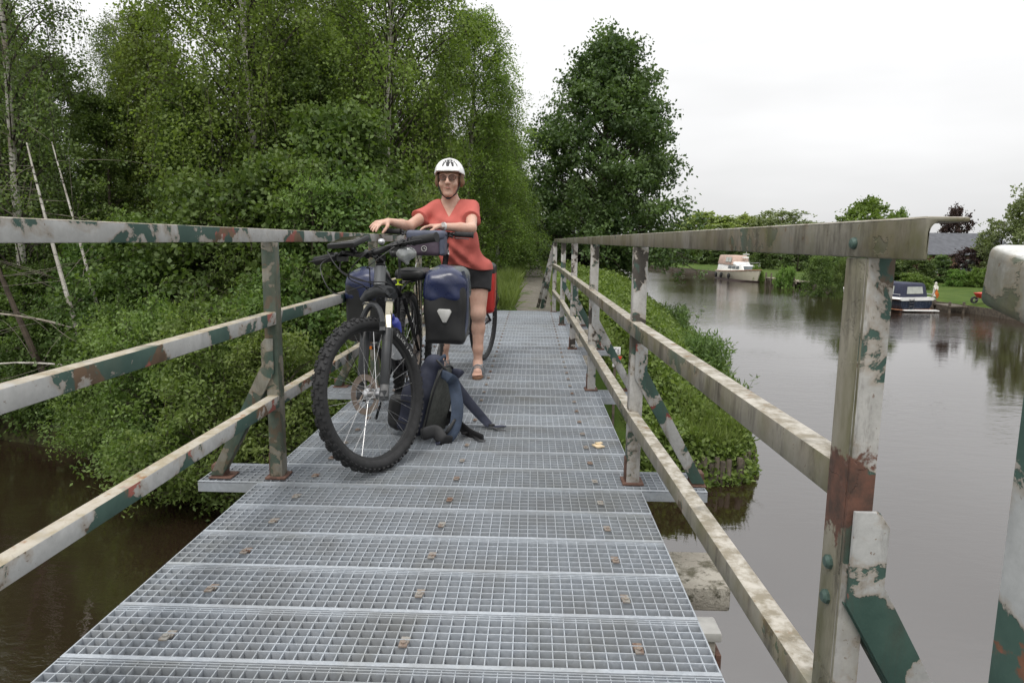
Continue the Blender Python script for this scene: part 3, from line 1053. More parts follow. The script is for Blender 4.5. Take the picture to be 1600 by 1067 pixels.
def proto(name, rng, wood_mat, leaf_mat, L, W, **kw):
    droop = kw.pop('droop', 0.35)
    root = thing(name, (0, 0, 0), 'x', 'tree')
    wood, pts, ti = grow(rng, **kw)
    limbs(wood.build('trunk', wood_mat, root), wood.n_trunk, M_limb)
    leaves('crown', pts, L, W, rng, leaf_mat, root, droop, ctint=ti)
    return root

_used = {}
def plant(key, x, y, z, s, rz, label, cat, group=None, sz=None):
    src = PROTO[key]
    o = src if key not in _used else copy_tree(src)
    _used[key] = 1
    o.location = (x, y, z)
    o.rotation_euler = (0, 0, rz)
    o.scale = (s, s, s * (sz or 1.0))
    return tag(o, label, cat, group)

rg = np.random.default_rng(11)
def birch_prof(w):
    return lambda t: w * (0.55 + 0.75 * t - 1.15 * t * t) * (1.0 if t < 0.85 else 1 - (t - 0.85) * 3.5)
PROTO = {
    'birchA': proto('birch_tree', rg, M_birch_bark, M_birch_leaf, 0.066, 0.048, H=10.5, z0=1.0, prof=birch_prof(2.5), ncl=180, csize=0.75, nl=460, hang=0.9, r0=0.11, twigs=10, lean=(0.012, -0.01)),
    'birchB': proto('birch_tree', rg, M_birch_bark, M_birch_leaf2, 0.066, 0.048, H=9.5, z0=0.8, prof=birch_prof(2.3), ncl=160, csize=0.7, nl=440, hang=1.2, r0=0.10, twigs=10, lean=(-0.015, -0.008)),
    'birchC': proto('birch_tree', rg, M_birch_bark, M_birch_leaf2, 0.062, 0.044, H=10.0, z0=2.2, prof=birch_prof(1.9), ncl=110, csize=0.62, nl=260, hang=1.5, r0=0.09, twigs=10, lean=(-0.02, 0.0)),
    'alder': proto('alder_tree', rg, M_bark, M_alder_leaf, 0.078, 0.066, H=7.0, z0=0.3, prof=lambda t: 2.0 * (0.7 + 0.7 * t - 1.25 * t * t), ncl=130, csize=0.6, nl=330, hang=0.0, r0=0.09, twigs=9),
    'willow': proto('willow_bush', rg, M_bark, M_bush_leaf, 0.072, 0.034, H=2.9, z0=0.1, prof=lambda t: 1.35 * (0.75 + 0.9 * t - 1.5 * t * t), ncl=90, csize=0.42, nl=190, hang=0.0, r0=0.03, twigs=9, fill=0.35, droop=0.0),
    'sallow': proto('sallow_bush', rg, M_bark, M_alder_leaf, 0.080, 0.056, H=2.7, z0=0.05, prof=lambda t: 1.4 * (0.8 + 0.7 * t - 1.35 * t * t), ncl=90, csize=0.45, nl=190, hang=0.15, r0=0.03, twigs=9, fill=0.4),
    'shoots': proto('willow_shoots', rg, M_bark, M_bush_leaf, 0.070, 0.026, H=3.0, z0=0.1, prof=lambda t: 0.85 * (0.55 + 0.8 * t - 1.25 * t * t), ncl=70, csize=0.35, nl=95, hang=0.0, r0=0.02, twigs=7, fill=0.2, droop=-0.6),
    'round': proto('garden_tree', rg, M_bark, M_pale_leaf, 0.36, 0.26, H=8.0, z0=1.2, prof=lambda t: 3.4 * math.sqrt(max(0.02, 1 - (2 * t - 0.85) ** 2 * 0.8)), ncl=110, csize=0.9, nl=95, r0=0.16, twigs=7),
    'greytree': proto('garden_tree', rg, M_bark, M_grey_leaf, 0.30, 0.18, H=9.0, z0=1.5, prof=lambda t: 3.0 * math.sqrt(max(0.02, 1 - (2 * t - 0.9) ** 2 * 0.8)), ncl=95, csize=0.95, nl=85, r0=0.16, twigs=7, hang=0.3),
    'fresh': proto('garden_tree', rg, M_bark, M_fresh_leaf, 0.30, 0.22, H=7.5, z0=1.0, prof=lambda t: 3.2 * math.sqrt(max(0.02, 1 - (2 * t - 0.8) ** 2 * 0.85)), ncl=100, csize=0.9, nl=95, r0=0.15, twigs=7),
    'darktree': proto('garden_tree', rg, M_bark, M_dark_leaf, 0.30, 0.22, H=6.5, z0=0.1, prof=lambda t: 2.8 * math.sqrt(max(0.02, 1 - (2 * t - 0.75) ** 2 * 0.8)), ncl=110, csize=0.85, nl=95, r0=0.14, twigs=7, fill=0.4),
    'copper': proto('copper_beech', rg, M_bark, M_copper_leaf, 0.28, 0.2, H=8.0, z0=0.8, prof=lambda t: 3.0 * math.sqrt(max(0.02, 1 - (2 * t - 0.9) ** 2 * 0.85)), ncl=90, csize=0.85, nl=95, r0=0.15, twigs=7),
    'gardenbush': proto('garden_bush', rg, M_bark, M_fresh_leaf, 0.16, 0.09, H=2.2, z0=0.05, prof=lambda t: 1.5 * math.sqrt(max(0.02, 1 - t * t * 0.85)), ncl=90, csize=0.4, nl=90, r0=0.04, twigs=7, fill=0.5),
}

W1 = 'tall birches of the wood left of the bridge'
BL = 'leafy birch merged into the tall wood left of the bridge'
for key, x, y, s, rz, lab in [
    ('birchA', -3.05, 14.6, 0.98, 0.3, 'tall birch at the right end of the wood, above the person\'s helmet'),
    ('birchA', -1.65, 17.4, 0.62, 1.0, 'drooping birch overhanging the left side of the path, its right edge against the sky'),
    ('birchA', -1.55, 21.5, 0.47, 2.1, 'smaller birch behind the drooping one, leaning over the path'),
    ('birchA', -1.05, 19.8, 0.44, 3.2, 'low drooping birch over the path edge, its crown touching the pointed oak'),
    ('birchA', -1.25, 25.5, 0.50, 5.1, 'small birch in the gap between the wood and the oak'),
    ('birchA', -5.4, 13.4, 0.98, 3.4, BL), ('birchA', -7.9, 14.6, 0.54, 4.9, BL),
    ('birchB', -4.4, 17.6, 0.95, 2.2, BL), ('birchB', -7.0, 18.8, 1.0, 3.9, BL), ('birchC', -11.5, 19.5, 0.75, 5.5, BL), ('birchB', -15.5, 20.0, 0.9, 0.9, BL),
    ('birchC', -9.9, 13.2, 1.0, 0.7, 'thin sparse birch at the left edge with pale sky showing through'),
    ('birchC', -12.4, 14.6, 1.1, 2.6, 'open crowned birch reaching the top left corner'),
    ('birchB', -3.9, 27, 0.72, 1.3, BL), ('birchA', -6.5, 26, 0.85, 0.4, BL), ('birchB', -2.9, 33, 0.62, 4.2, BL), ('birchA', -2.6, 42, 0.6, 2.9, BL), ('birchB', -19, 22, 0.8, 3.0, BL)]:
    o = plant(key, x, y, float(ground_z(x, y)) - 0.03, s, rz, lab, 'tree', W1 if lab == BL else None)
    if 'drooping' in lab or 'gap between' in lab:
        o.scale = (s * 1.55, s * 1.3, s)
AL = 'dark leafy alder in the understorey of the wood'
for x, y, s, rz in [(-4.2, 13.0, 0.62, 0.2), (-6.3, 12.9, 0.62, 2.0), (-8.6, 13.9, 0.6, 4.0), (-2.6, 16.4, 0.6, 5.0), (-11.2, 15.2, 0.6, 1.0), (-13.8, 16.2, 0.62, 2.4), (-5.4, 15.6, 0.8, 1.1), (-9.3, 16.8, 0.8, 3.3),
                    (-2.5, 21.0, 0.55, 2.0), (-2.7, 29, 0.6, 0.7), (-3.0, 37, 0.7, 1.9), (-12.5, 18, 0.8, 4.4), (-17, 18, 0.8, 0.1)]:
    plant('alder', x, y, float(ground_z(x, y)) - 0.03, s, rz, AL, 'tree', 'alders in the wood')
WB = 'bright green willow bush hanging over the dark water left of the deck'
for x, y, s, rz in [(-2.25, 8.85, 0.74, 0.0), (-3.2, 8.55, 0.84, 1.3), (-4.2, 8.75, 0.92, 2.6), (-5.2, 9.35, 0.92, 3.7), (-2.6, 9.9, 0.9, 5.0), (-3.9, 9.8, 1.0, 0.8), (-6.2, 10.2, 0.85, 2.0)]:
    plant('willow', x, y, -2.55, s, rz, WB, 'bush', 'willow bushes at the water')
SB = 'deep green sallow bush on the bank below the wood'
for x, y, s, rz in [(-1.95, 11.0, 0.85, 0.5), (-2.9, 10.9, 1.0, 1.6), (-4.0, 11.2, 1.15, 3.0), (-5.2, 11.5, 1.15, 4.4), (-6.6, 11.7, 1.05, 5.2), (-8.0, 12.6, 0.9, 0.9), (-9.5, 12.9, 0.75, 2.2), (-11.3, 13.4, 0.8, 3.6), (-3.4, 12.3, 1.2, 0.9), (-13.5, 13.9, 0.9, 3), (-7.4, 11.15, 0.55, 1.0), (-8.6, 11.75, 0.7, 2.0), (-9.9, 12.1, 0.8, 4.0), (-11.2, 12.4, 0.8, 5.0), (-6.4, 11.0, 0.7, 0.3)]:
    plant('sallow', x, y, float(ground_z(x, y)) - 0.05, s, rz, SB, 'bush', 'sallow bushes on the bank')
for x, y, s, rz, lab in [(-3.35, 10.4, 1.06, 0.3, 'upright pale willow shoots left of the leaning bicycles'), (-2.55, 10.7, 0.95, 2.0, 'willow shoots rising behind the handlebar'),
                         (-4.6, 10.9, 0.95, 4.0, 'willow shoots behind the left railing post'), (-1.75, 11.6, 0.9, 5.0, 'willow shoots just left of the person\'s shoulder')]:
    plant('shoots', x, y, float(ground_z(x, y)) - 0.05, s, rz, lab, 'bush')

# oak on the canal side of the path
oak = thing('oak_tree', (1.7, 24.0, -0.2), 'big dark green oak with a pointed crown beside the path', 'tree')
def oak_prof(t):
    return 4.35 * (1 - t) ** 0.56 * (0.88 + 0.12 * math.cos(11 * t)) + 0.12 if t < 0.98 else 0.15
wood, pts, oti = grow(np.random.default_rng(3), H=7.75, z0=0.2, prof=oak_prof, ncl=300, csize=0.78, nl=270, r0=0.17, twigs=8, fill=0.35, zpow=1.15, lean=(0.011, 0.0))
off = Vector((1.7, 24.0, -0.2))
wood.v = [(p[0] + off.x + 0.72 * min(1, max(0, p[2] / 2.5)), p[1] + off.y, p[2] + off.z) for p in wood.v]
limbs(wood.build('trunk', M_bark, oak), wood.n_trunk, M_limb)
pts[:, 0] += 0.72 * np.clip(pts[:, 2] / 2.5, 0, 1)
leaves('crown', pts + np.array(off), 0.125, 0.085, np.random.default_rng(4), M_oak_leaf, oak, 0.2, ctint=oti)
o2 = copy_tree(oak); o2.location = (3.1, 41, -0.2); o2.rotation_euler = (0, 0, 2.0); o2.scale = (0.9, 0.9, 0.62)
tag(o2, 'lower dark oak behind the big pointed one, over the end of the path', 'tree')
o2 = copy_tree(oak); o2.location = (-0.6, 56, -0.2); o2.rotation_euler = (0, 0, 4.0); o2.scale = (1.1, 1.1, 0.8)
tag(o2, 'far oak closing the view at the end of the path', 'tree')

# leaning thin birch stems at the left edge of the water
def stem(name, pts, r0, r1, mat, lab, cat, twigs, rng):
    base = Vector(pts[0])
    root = thing(name, base, lab, cat)
    P3 = bez(Vector(pts[0]), Vector(pts[1]), Vector(pts[2]), 12)
    b = MB().tube(P3, [r0 + (r1 - r0) * i / 11 for i in range(12)], 8)
    b.build('trunk', mat, root)
    lp = []
    for i in range(twigs):
        p = P3[rng.integers(2, 12)]
        d = Vector((rng.normal(), rng.normal() * 0.6 - 0.3, rng.normal() * 0.5 + 0.1)).normalized()
        q = p + d * rng.uniform(0.5, 1.5)
        e_ = q + Vector((d.x * 0.5, d.y * 0.5, rng.uniform(-0.35, 0.25)))
        pp = bez(p, q, e_, 7)
        MB().tube(pp, [0.0065 - 0.0008 * k for k in range(7)], 4, caps=False).build('twig', M_twig, root)
        if p.z > base.z + 2.4:
            for k in range(70):
                lp.append(tuple(pp[rng.integers(2, 7)] + Vector(rng.normal(size=3)) * 0.10))
    if lp:
        leaves('crown', lp, 0.06, 0.042, rng, M_birch_leaf2, root, 0.4)
rs = np.random.default_rng(8)
stem('birch_tree', [(-7.38, 11.15, -1.5), (-7.75, 11.0, 0.4), (-8.30, 11.3, 2.5)], 0.050, 0.012, M_birch_bark, 'thick white birch stem leaning left over the water', 'tree', 16, rs)
stem('birch_tree', [(-7.35, 11.7, -1.4), (-7.65, 11.5, 0.8), (-8.30, 11.9, 2.6)], 0.037, 0.009, M_birch_bark, 'slimmer white birch stem right of the thick leaning one', 'tree', 16, rs)
stem('dead_tree', [(-8.3, 11.2, -1.3), (-8.7, 11.1, 0.0), (-9.4, 11.2, 2.0)], 0.055, 0.02, M_bark, 'brown dead stem at the left edge of the picture', 'tree', 9, rs)
stem('dead_branch', [(-7.6, 11.0, -0.5), (-8.3, 10.6, -0.15), (-9.6, 10.4, -0.2)], 0.022, 0.010, M_birch_bark, 'pale dead branch curving left above the water', 'branch', 5, rs)
stem('dead_branch', [(-7.3, 11.1, -1.25), (-8.4, 10.7, -0.85), (-9.8, 10.5, -1.3)], 0.020, 0.008, M_birch_bark, 'long pale branch drooping close to the water', 'branch', 5, rs)

# ground cover, grass and reeds
rh = np.random.default_rng(21)
def scatter(n, x0, x1, y0, y1, cond, zlift):
    X = rh.uniform(x0, x1, n)
    Y = y0 + (y1 - y0) * rh.uniform(0, 1, n) ** 1.5
    sp_ = poly_sd(PENINSULA, X, Y)
    k = cond(X, Y, sp_)
    X, Y = X[k], Y[k]
    mound = 0.5 + 0.5 * np.sin(X * 2.9 + np.sin(Y * 1.7) * 1.5) * np.sin(Y * 2.1 + X)
    Z = ground_z(X, Y) + zlift * rh.uniform(0, 1, len(X)) ** 0.7 * (0.35 + 0.65 * mound)
    return np.stack([X, Y, Z], 1)
pts = np.concatenate([scatter(80000, 0.55, 7.5, 9.8, 36, lambda X, Y, s: (s > -0.05) & (X > 0.55), 0.36), scatter(60000, 0.5, 5.0, 9.75, 15, lambda X, Y, s: (s > -0.16) & (X > 0.5), 0.46)])
hb = leaves('ground_cover', pts, 0.085, 0.062, rh, M_herb, None, 0.1)
tag(hb, 'low bright green nettles and brambles covering the bank right of the deck', 'ground cover'); hb['kind'] = 'stuff'
pg = np.concatenate([scatter(26000, -2.3, -0.26, 10.0, 34, lambda X, Y, s: s > 0, 0.10), scatter(9000, 0.40, 1.1, 10.0, 34, lambda X, Y, s: s > 0, 0.06),
                     scatter(3500, 2.4, 3.6, 9.9, 11.4, lambda X, Y, s: s > 0.02, 0.30), scatter(9000, 3.0, 7.0, 12, 40, lambda X, Y, s: (s > 0) & (s < 0.7), 0.15),
                     scatter(1500, 0.4, 2.4, 9.8, 12.0, lambda X, Y, s: s > 0.02, 0.15)])
gr = leaves('grass', pg, 0.30, 0.016, rh, M_grass, None, -1.6, spread=0.55)
tag(gr, 'long pale green grass on both sides of the path and along the bank', 'grass'); gr['kind'] = 'stuff'
pts = np.concatenate([scatter(60000, -15, -1.3, 8.8, 15, lambda X, Y, s: (s > -0.12) & (s < 3.0), 0.55)])
ug = leaves('undergrowth', pts, 0.095, 0.060, rh, M_alder_leaf, None, 0.3)
tag(ug, 'dark leafy undergrowth along the shore of the wood left of the deck', 'undergrowth'); ug['kind'] = 'stuff'
def reeds(x, y, n, sx, sy, h, lab):
    z = float(ground_z(x, y))
    root = thing('reed_clump', (x, y, z), lab, 'reeds')
    b = MB(); lp = []
    for i in range(n):
        px, py_ = x + rh.normal() * sx, y + rh.normal() * sy
        hh = h * rh.uniform(0.6, 1.1)
        q = Vector((px + rh.normal() * 0.12, py_ + rh.normal() * 0.12, z + hh))
        p = Vector((px, py_, z - 0.1))
        b.tube([p, p.lerp(q, 0.5) + Vector((rh.normal() * .02, 0, 0)), q], [0.006, 0.005, 0.002], 4, caps=False)
        for k in range(34):
            lp.append(tuple(p.lerp(q, rh.uniform(0.15, 1.0)) + Vector(rh.normal(size=3)) * 0.045))
    b.build('stem', M_reed, root)
    leaves('leaf', lp, 0.15, 0.032, rh, M_reed, root, -0.5)
reeds(4.05, 16.2, 120, 0.26, 0.55, 0.80, 'bushy reed clump at the water\'s edge right of the nearest braced post')
reeds(4.7, 22.5, 70, 0.28, 0.6, 0.75, 'reed clump farther along the bank, below the oak')
reeds(3.3, 12.6, 50, 0.25, 0.5, 0.6, 'short weeds on the rim of the wooden piling')

# wooden piles that hold the bank
pile = None
line = [(2.35, 9.92), (3.2, 10.08), (3.55, 10.58), (3.9, 12.0)]
def along(line, st):
    out = []
    for (a, b_) in zip(line[:-1], line[1:]):
        L_ = math.dist(a, b_)
        for k in range(int(L_ / st)):
            t = k * st / L_
            out.append((a[0] + (b_[0] - a[0]) * t, a[1] + (b_[1] - a[1]) * t))
    return out
M_wood = simple('wet_pile_wood', (0.10, 0.082, 0.062), 0.85, 0, 0.5, 7, 0.8, 40)
for i, (x, y) in enumerate(along(line, 0.098)):
    if pile is None:
        pile = MB().lathe((0, 0, 0), (0, 0, 1), [(0.046, -0.9), (0.046, 0.30), (0.040, 0.335), (0.0001, 0.34)], 9).build('wooden_pile', M_wood)
        o = pile
    else:
        o = pile.copy(); col.objects.link(o)
    o.location = (x, y, -2.55 + 0.05 * math.sin(i * 2.7))
    o.rotation_euler = (0.04 * math.sin(i * 1.3), 0.05 * math.sin(i * 3.1), i * 1.1)
    tag(o, 'round wooden pile in the row that shores up the bank', 'pile', 'wooden piles along the bank')

# far bank: trees, bushes and hedge
def far(key, px, top, base_y, y, lab, cat='tree', w=None, group=None):
    """stand a plant on the far bank at distance y in the direction seen from the bridge"""
    x = (px - 831.6) / 1067 * y * 1.0
    z = float(ground_z(x, y))
    h = (378 + 0.012 * (px - 831) - top) / 1067 * y + CAM_H - z
    src = PROTO[key]
    H0 = FARH[key]
    s = h / H0
    sw = (w / 1067 * y) / FARW[key] if w else s
    o = plant(key, x, y, z - 0.05, 1.0, (px * 0.37) % 6.28, lab, cat, group)
    o.scale = (sw, sw, s)
    return o
FARH = {'round': 8.4, 'greytree': 9.4, 'fresh': 7.9, 'darktree': 6.9, 'copper': 8.4, 'gardenbush': 2.5, 'willow': 3.0, 'sallow': 2.9, 'alder': 7.2}
FARW = {'round': 7.8, 'greytree': 7.2, 'fresh': 7.4, 'darktree': 6.6, 'copper': 7.0, 'gardenbush': 3.5, 'willow': 3.6, 'sallow': 3.4, 'alder': 4.8}
far('round', 1095, 334, 0, 108, 'wide pale green tree on the far bank right of the oak', w=150)
far('round', 1160, 338, 0, 118, 'pale round tree rising just behind the top rail', w=110)
far('greytree', 1212, 325, 0, 96, 'grey green tree with an airy crown above the white motor boat', w=125)
far('greytree', 1262, 345, 0, 104, 'thin topped tree right of the airy grey green one', w=95)
far('fresh', 1340, 313, 0, 66, 'fresh green tree above the near end of the top rail', w=125)
far('fresh', 1388, 330, 0, 72, 'small fresh green treetop beside the larger one over the rail', w=50)
far('copper', 1474, 322, 0, 70, 'dark purple copper beech over the house roof', w=64)
far('greytree', 1588, 286, 0, 52, 'large loose green tree at the right edge of the picture', w=105)
far('greytree', 1543, 335, 0, 55, 'lower green tree between the house and the right edge', w=85)
far('copper', 1498, 384, 0, 57, 'low dark purple bush in front of the slate roofed house', 'bush', 70)
DT = 'dark rounded tree in the belt behind the far bank'
for px, top, y, w in [(1025, 372, 128, 60), (1065, 368, 112, 70), (1110, 378, 100, 60), (1150, 368, 92, 65), (1195, 372, 86, 60), (1240, 374, 80, 60), (985, 378, 140, 60), (1290, 372, 70, 60), (1320, 385, 62, 60), (1375, 392, 58, 60), (1420, 395, 56, 64), (1455, 398, 58, 50)]:
    far('darktree', px, top, 0, y, DT, w=w, group='dark trees behind the far bank')
far('sallow', 1275, 392, 0, 49, 'overhanging dark bush on the far bank left of the near post', 'bush', 84)
far('sallow', 1312, 398, 0, 47, 'dark bush on the far bank half behind the near post', 'bush', 60)
far('gardenbush', 1222, 412, 0, 58, 'clipped round green shrub beside the landing stage', 'bush', 42)
far('gardenbush', 1180, 411, 0, 66, 'small green shrub behind the white motor boat', 'bush', 26)
far('gardenbush', 1116, 422, 0, 84, 'low shrub on the lawn left of the white motor boat', 'bush', 24)
far('gardenbush', 1485, 418, 0, 53, 'bright hedge bush behind the white statue', 'bush', 46)
far('gardenbush', 1515, 416, 0, 52, 'bright hedge bush at the back of the lawn, right of the statue', 'bush', 46)
far('gardenbush', 1418, 424, 0, 50, 'leafy hedge bush behind the canopy of the navy boat', 'bush', 60)
far('gardenbush', 1560, 430, 0, 47, 'hedge bush on the lawn next to the grey rail end', 'bush', 56)

# ------------------------------------------------------------------ the person
g = G('skin')
c = g.mix(g.step(g.noise(9, 4), 0.3, 0.7), (0.54, 0.32, 0.24), (0.63, 0.42, 0.33))
c = g.mix(g.step(g.noise(45, 4, 0.65), 0.45, 0.75, 0, 0.45), c, (0.46, 0.24, 0.175))
g.bump(g.noise(80, 4), 0.12, 0.003)
g.b.inputs['Subsurface Weight'].default_value = 0.08
g.b.inputs['Subsurface Radius'].default_value = (0.012, 0.005, 0.003)
M_skin = g.done(c, 0.52, 0, 0.35)
g = G('coral_shirt')
c = g.mix(g.step(g.noise(5, 4), 0.3, 0.7), (0.46, 0.110, 0.092), (0.53, 0.140, 0.118))
g.bump(g.math('ADD', g.noise(9, 3, 0.5, (1, 1, 0.6), 0.6), g.math('MULTIPLY', g.noise(160, 2), 0.12)), 0.35, 0.03)
M_shirt = g.done(c, 0.85, 0, 0.15)
M_shorts = simple('black_shorts', (0.012, 0.012, 0.014), 0.75, 0, 0.3, 10, 0.3, 60)
M_hair = simple('brown_hair', (0.21, 0.125, 0.07), 0.6, 0, 0.4, 40, 0.7, 120)
M_white = simple('white_helmet_shell', (0.80, 0.80, 0.80), 0.3, 0, 0.03, 10)
M_black = simple('black_plastic', (0.014, 0.014, 0.015), 0.45, 0, 0.3, 20)
M_rubber = simple('black_rubber', (0.022, 0.022, 0.023), 0.8, 0, 0.35, 25, 0.25, 120)
M_lip = simple('lip', (0.46, 0.20, 0.165), 0.5, 0, 0.05)
M_eye = simple('dark_eye', (0.05, 0.035, 0.03), 0.2, 0, 0.1)
M_strapgrey = simple('grey_sandal_strap', (0.22, 0.24, 0.26), 0.8, 0, 0.3, 40)
M_sole = simple('brown_sandal_sole', (0.20, 0.105, 0.06), 0.8, 0, 0.2, 20)
M_chrome = simple('bare_metal', (0.55, 0.55, 0.56), 0.3, 0.9, 0.1, 20)
g = G('tinted_lens')
g.b.inputs['Transmission Weight'].default_value = 0.75
g.b.inputs['IOR'].default_value = 1.1
M_lens = g.done((0.40, 0.25, 0.20), 0.05)

person = thing('person', (-0.53, 5.08, 0.0), 'person in a coral T-shirt, black shorts and white cycle helmet standing astride a bicycle', 'person')
SHR, ELR, WRR = (-0.752, 5.10, 1.218), (-0.870, 4.885, 1.105), (-0.985, 4.715, 1.130)
SHL, ELL, WRL = (-0.447, 5.10, 1.232), (-0.428, 4.840, 1.092), (-0.612, 4.700, 1.100)
HC = np.array((-0.605, 5.02, 1.452))

def torso(s, e, sleeves=False):
    s.ell((-0.595, 5.10, 1.145), (0.148 + e, 0.105 + e, 0.15 + e), 0.0)
    s.ell((-0.645, 5.03, 1.105), (0.085 + e, 0.075 + e, 0.075 + e), 0.04)
    s.ell((-0.535, 5.03, 1.105), (0.085 + e, 0.075 + e, 0.075 + e), 0.04)
    s.ell((-0.548, 5.105, 0.965), (0.143 + e, 0.125 + e, 0.15 + e), 0.06)
    s.ell((-0.485, 5.165, 0.80), (0.170 + e, 0.130 + e, 0.115 + e), 0.06)
    s.cap((-0.690, 5.095, 1.236), (-0.510, 5.095, 1.246), 0.048 + e, 0.048 + e, 0.05)
    s.cap((-0.600, 5.09, 1.235), (-0.603, 5.065, 1.30), 0.062 + e, 0.05 + e, 0.05)
    if sleeves:
        for S_, E_ in ((SHR, ELR), (SHL, ELL)):
            S_, E_ = np.array(S_), np.array(E_)
            s.cap(S_ - (E_ - S_) * 0.1, S_ + (E_ - S_) * 0.52, 0.056 + e * 0.4, 0.060 + e * 0.4, 0.045, flat=True)

bs = SDF((-1.16, 4.50, -0.01), (-0.26, 5.36, 1.60), 0.0055)
torso(bs, 0.0)
for S_, E_, W_ in ((SHR, ELR, WRR), (SHL, ELL, WRL)):
    bs.chain([S_, E_], [0.046, 0.036], 0.045)
    mid_ = np.array(E_) * 0.62 + np.array(W_) * 0.38
    bs.chain([E_, mid_, W_], [0.036, 0.034, 0.023], 0.015)
# legs
for hip, knee, ank, toe in (((-0.398, 5.16, 0.78), (-0.394, 5.07, 0.470), (-0.396, 5.075, 0.095), (-0.388, 4.93, 0.040)),
                            ((-0.565, 5.18, 0.78), (-0.655, 5.15, 0.465), (-0.672, 5.235, 0.095), (-0.672, 5.09, 0.040))):
    hip, knee, ank, toe = map(np.array, (hip, knee, ank, toe))
    bs.cap(hip, knee, 0.088, 0.055, 0.05)
    bs.ell(knee + (0, -0.018, 0.0), (0.044, 0.043, 0.050), 0.03)
    calf = knee * 0.70 + ank * 0.30 + (0, 0.018, 0)
    bs.chain([knee, calf, knee * 0.28 + ank * 0.72, ank], [0.047, 0.048, 0.036, 0.031], 0.025)
    heel = np.array((ank[0], ank[1] + 0.022, 0.052))
    bs.cap(ank, heel, 0.034, 0.030, 0.02)
    bs.cap(heel, (toe[0], toe[1] + 0.03, 0.046), 0.030, 0.026, 0.025)
    bs.cap((ank[0], ank[1] - 0.03, 0.075), (toe[0], toe[1] + 0.02, 0.046), 0.028, 0.022, 0.03)
    inn = 1 if toe[0] < -0.5 else -1
    for q, (dx, l, r) in enumerate(((0.028 * inn, 0.030, 0.0115), (0.011 * inn, 0.033, 0.0085), (-0.004 * inn, 0.027, 0.008), (-0.018 * inn, 0.020, 0.0075), (-0.030 * inn, 0.010, 0.007))):
        bs.cap((toe[0] + dx * 0.9, toe[1] + 0.02, 0.038), (toe[0] + dx, toe[1] + 0.008 - l, 0.031), r, r * 0.9, 0.006)
# neck and head
bs.cap((-0.602, 5.085, 1.24), (-0.604, 5.045, 1.36), 0.056, 0.052, 0.03)
bs.ell(HC + (0, 0.022, 0.025), (0.074, 0.093, 0.098), 0.02)
bs.ell(HC + (0, -0.022, -0.055), (0.062, 0.068, 0.078), 0.03)
bs.ell(HC + (0, -0.052, -0.118), (0.030, 0.030, 0.022), 0.025)          # chin
for sx in (-1, 1):
    bs.ell(HC + (sx * 0.040, -0.062, -0.048), (0.026, 0.022, 0.024), 0.02)   # cheeks
    bs.ell(HC + (sx * 0.031, -0.092, -0.004), (0.019, 0.016, 0.012), 0.012, cut=True)   # eye sockets
    bs.cap(HC + (sx * 0.014, -0.082, 0.016), HC + (sx * 0.050, -0.068, 0.014), 0.010, 0.009, 0.012)  # brows
    bs.ell(HC + (sx * 0.074, 0.025, -0.020), (0.010, 0.020, 0.032), 0.008)   # ears
    bs.ell(HC + (sx * 0.011, -0.098, -0.045), (0.010, 0.012, 0.009), 0.006)  # nostrils
    bs.cap(HC + (sx * 0.026, -0.094, -0.052), HC + (sx * 0.036, -0.082, -0.082), 0.0035, 0.003, 0.008, cut=True)  # smile folds
bs.cap(HC + (0, -0.086, 0.004), HC + (0, -0.106, -0.040), 0.009, 0.0125, 0.012)     # nose
bs.cap(HC + (-0.024, -0.091, -0.079), HC + (0.024, -0.091, -0.079), 0.0026, 0.0026, 0.006, cut=True)   # mouth line
# hands: palm, four fingers, thumb
def hand(W_, K_, side_v, down, curl, lens, spread=0.017):
    """wrist, knuckle centre, direction across the palm (towards the thumb), direction the fingers bend"""
    W_, K_, sv, dn = (np.array(q, float) for q in (W_, K_, side_v, down))
    sv /= np.linalg.norm(sv)
    fw = (K_ - W_) / np.linalg.norm(K_ - W_)
    for q in (-1.2, -0.4, 0.4, 1.2):
        bs.cap(W_ + sv * q * 0.010, K_ + sv * q * 0.0185, 0.015, 0.0115, 0.012)
    for i in range(4):
        o = (1.5 - i) * spread * 1.12
        a = K_ + sv * o
        d = fw.copy()
        r = (0.0088, 0.0092, 0.0088, 0.0078)[i]
        p = a
        for j, L_ in enumerate(lens):
            l = L_ * (0.95, 1.05, 0.98, 0.80)[i]
            d = d * math.cos(curl[j]) + dn * math.sin(curl[j])
            d /= np.linalg.norm(d)
            qn = p + d * l + sv * o * 0.10
            bs.cap(p, qn, r, r * 0.93, 0.005)
            p, r = qn, r * 0.93
    t0 = W_ + fw * 0.022 + sv * 0.020
    t1 = t0 + (fw * 0.55 + sv * 0.65 + dn * 0.45) * 0.036
    t2 = t1 + (fw * 0.75 + sv * 0.15 + dn * 0.7) * 0.030
    t3 = t2 + (fw * 0.6 - sv * 0.1 + dn * 0.75) * 0.024
    bs.chain([t0, t1, t2, t3], [0.014, 0.0115, 0.0098, 0.0085], 0.008)
hand(WRR, (-1.038, 4.645, 1.118), (0.72, -0.55, -0.25), (-0.15, -0.1, -1.0), (0.55, 0.35, 0.25), (0.034, 0.022, 0.018))
hand(WRL, (-0.690, 4.665, 1.100), (0.05, -0.9, 0.1), (-0.3, -0.1, -1.0), (0.30, 0.35, 0.3), (0.036, 0.023, 0.018))
bs.build('body', M_skin, person)

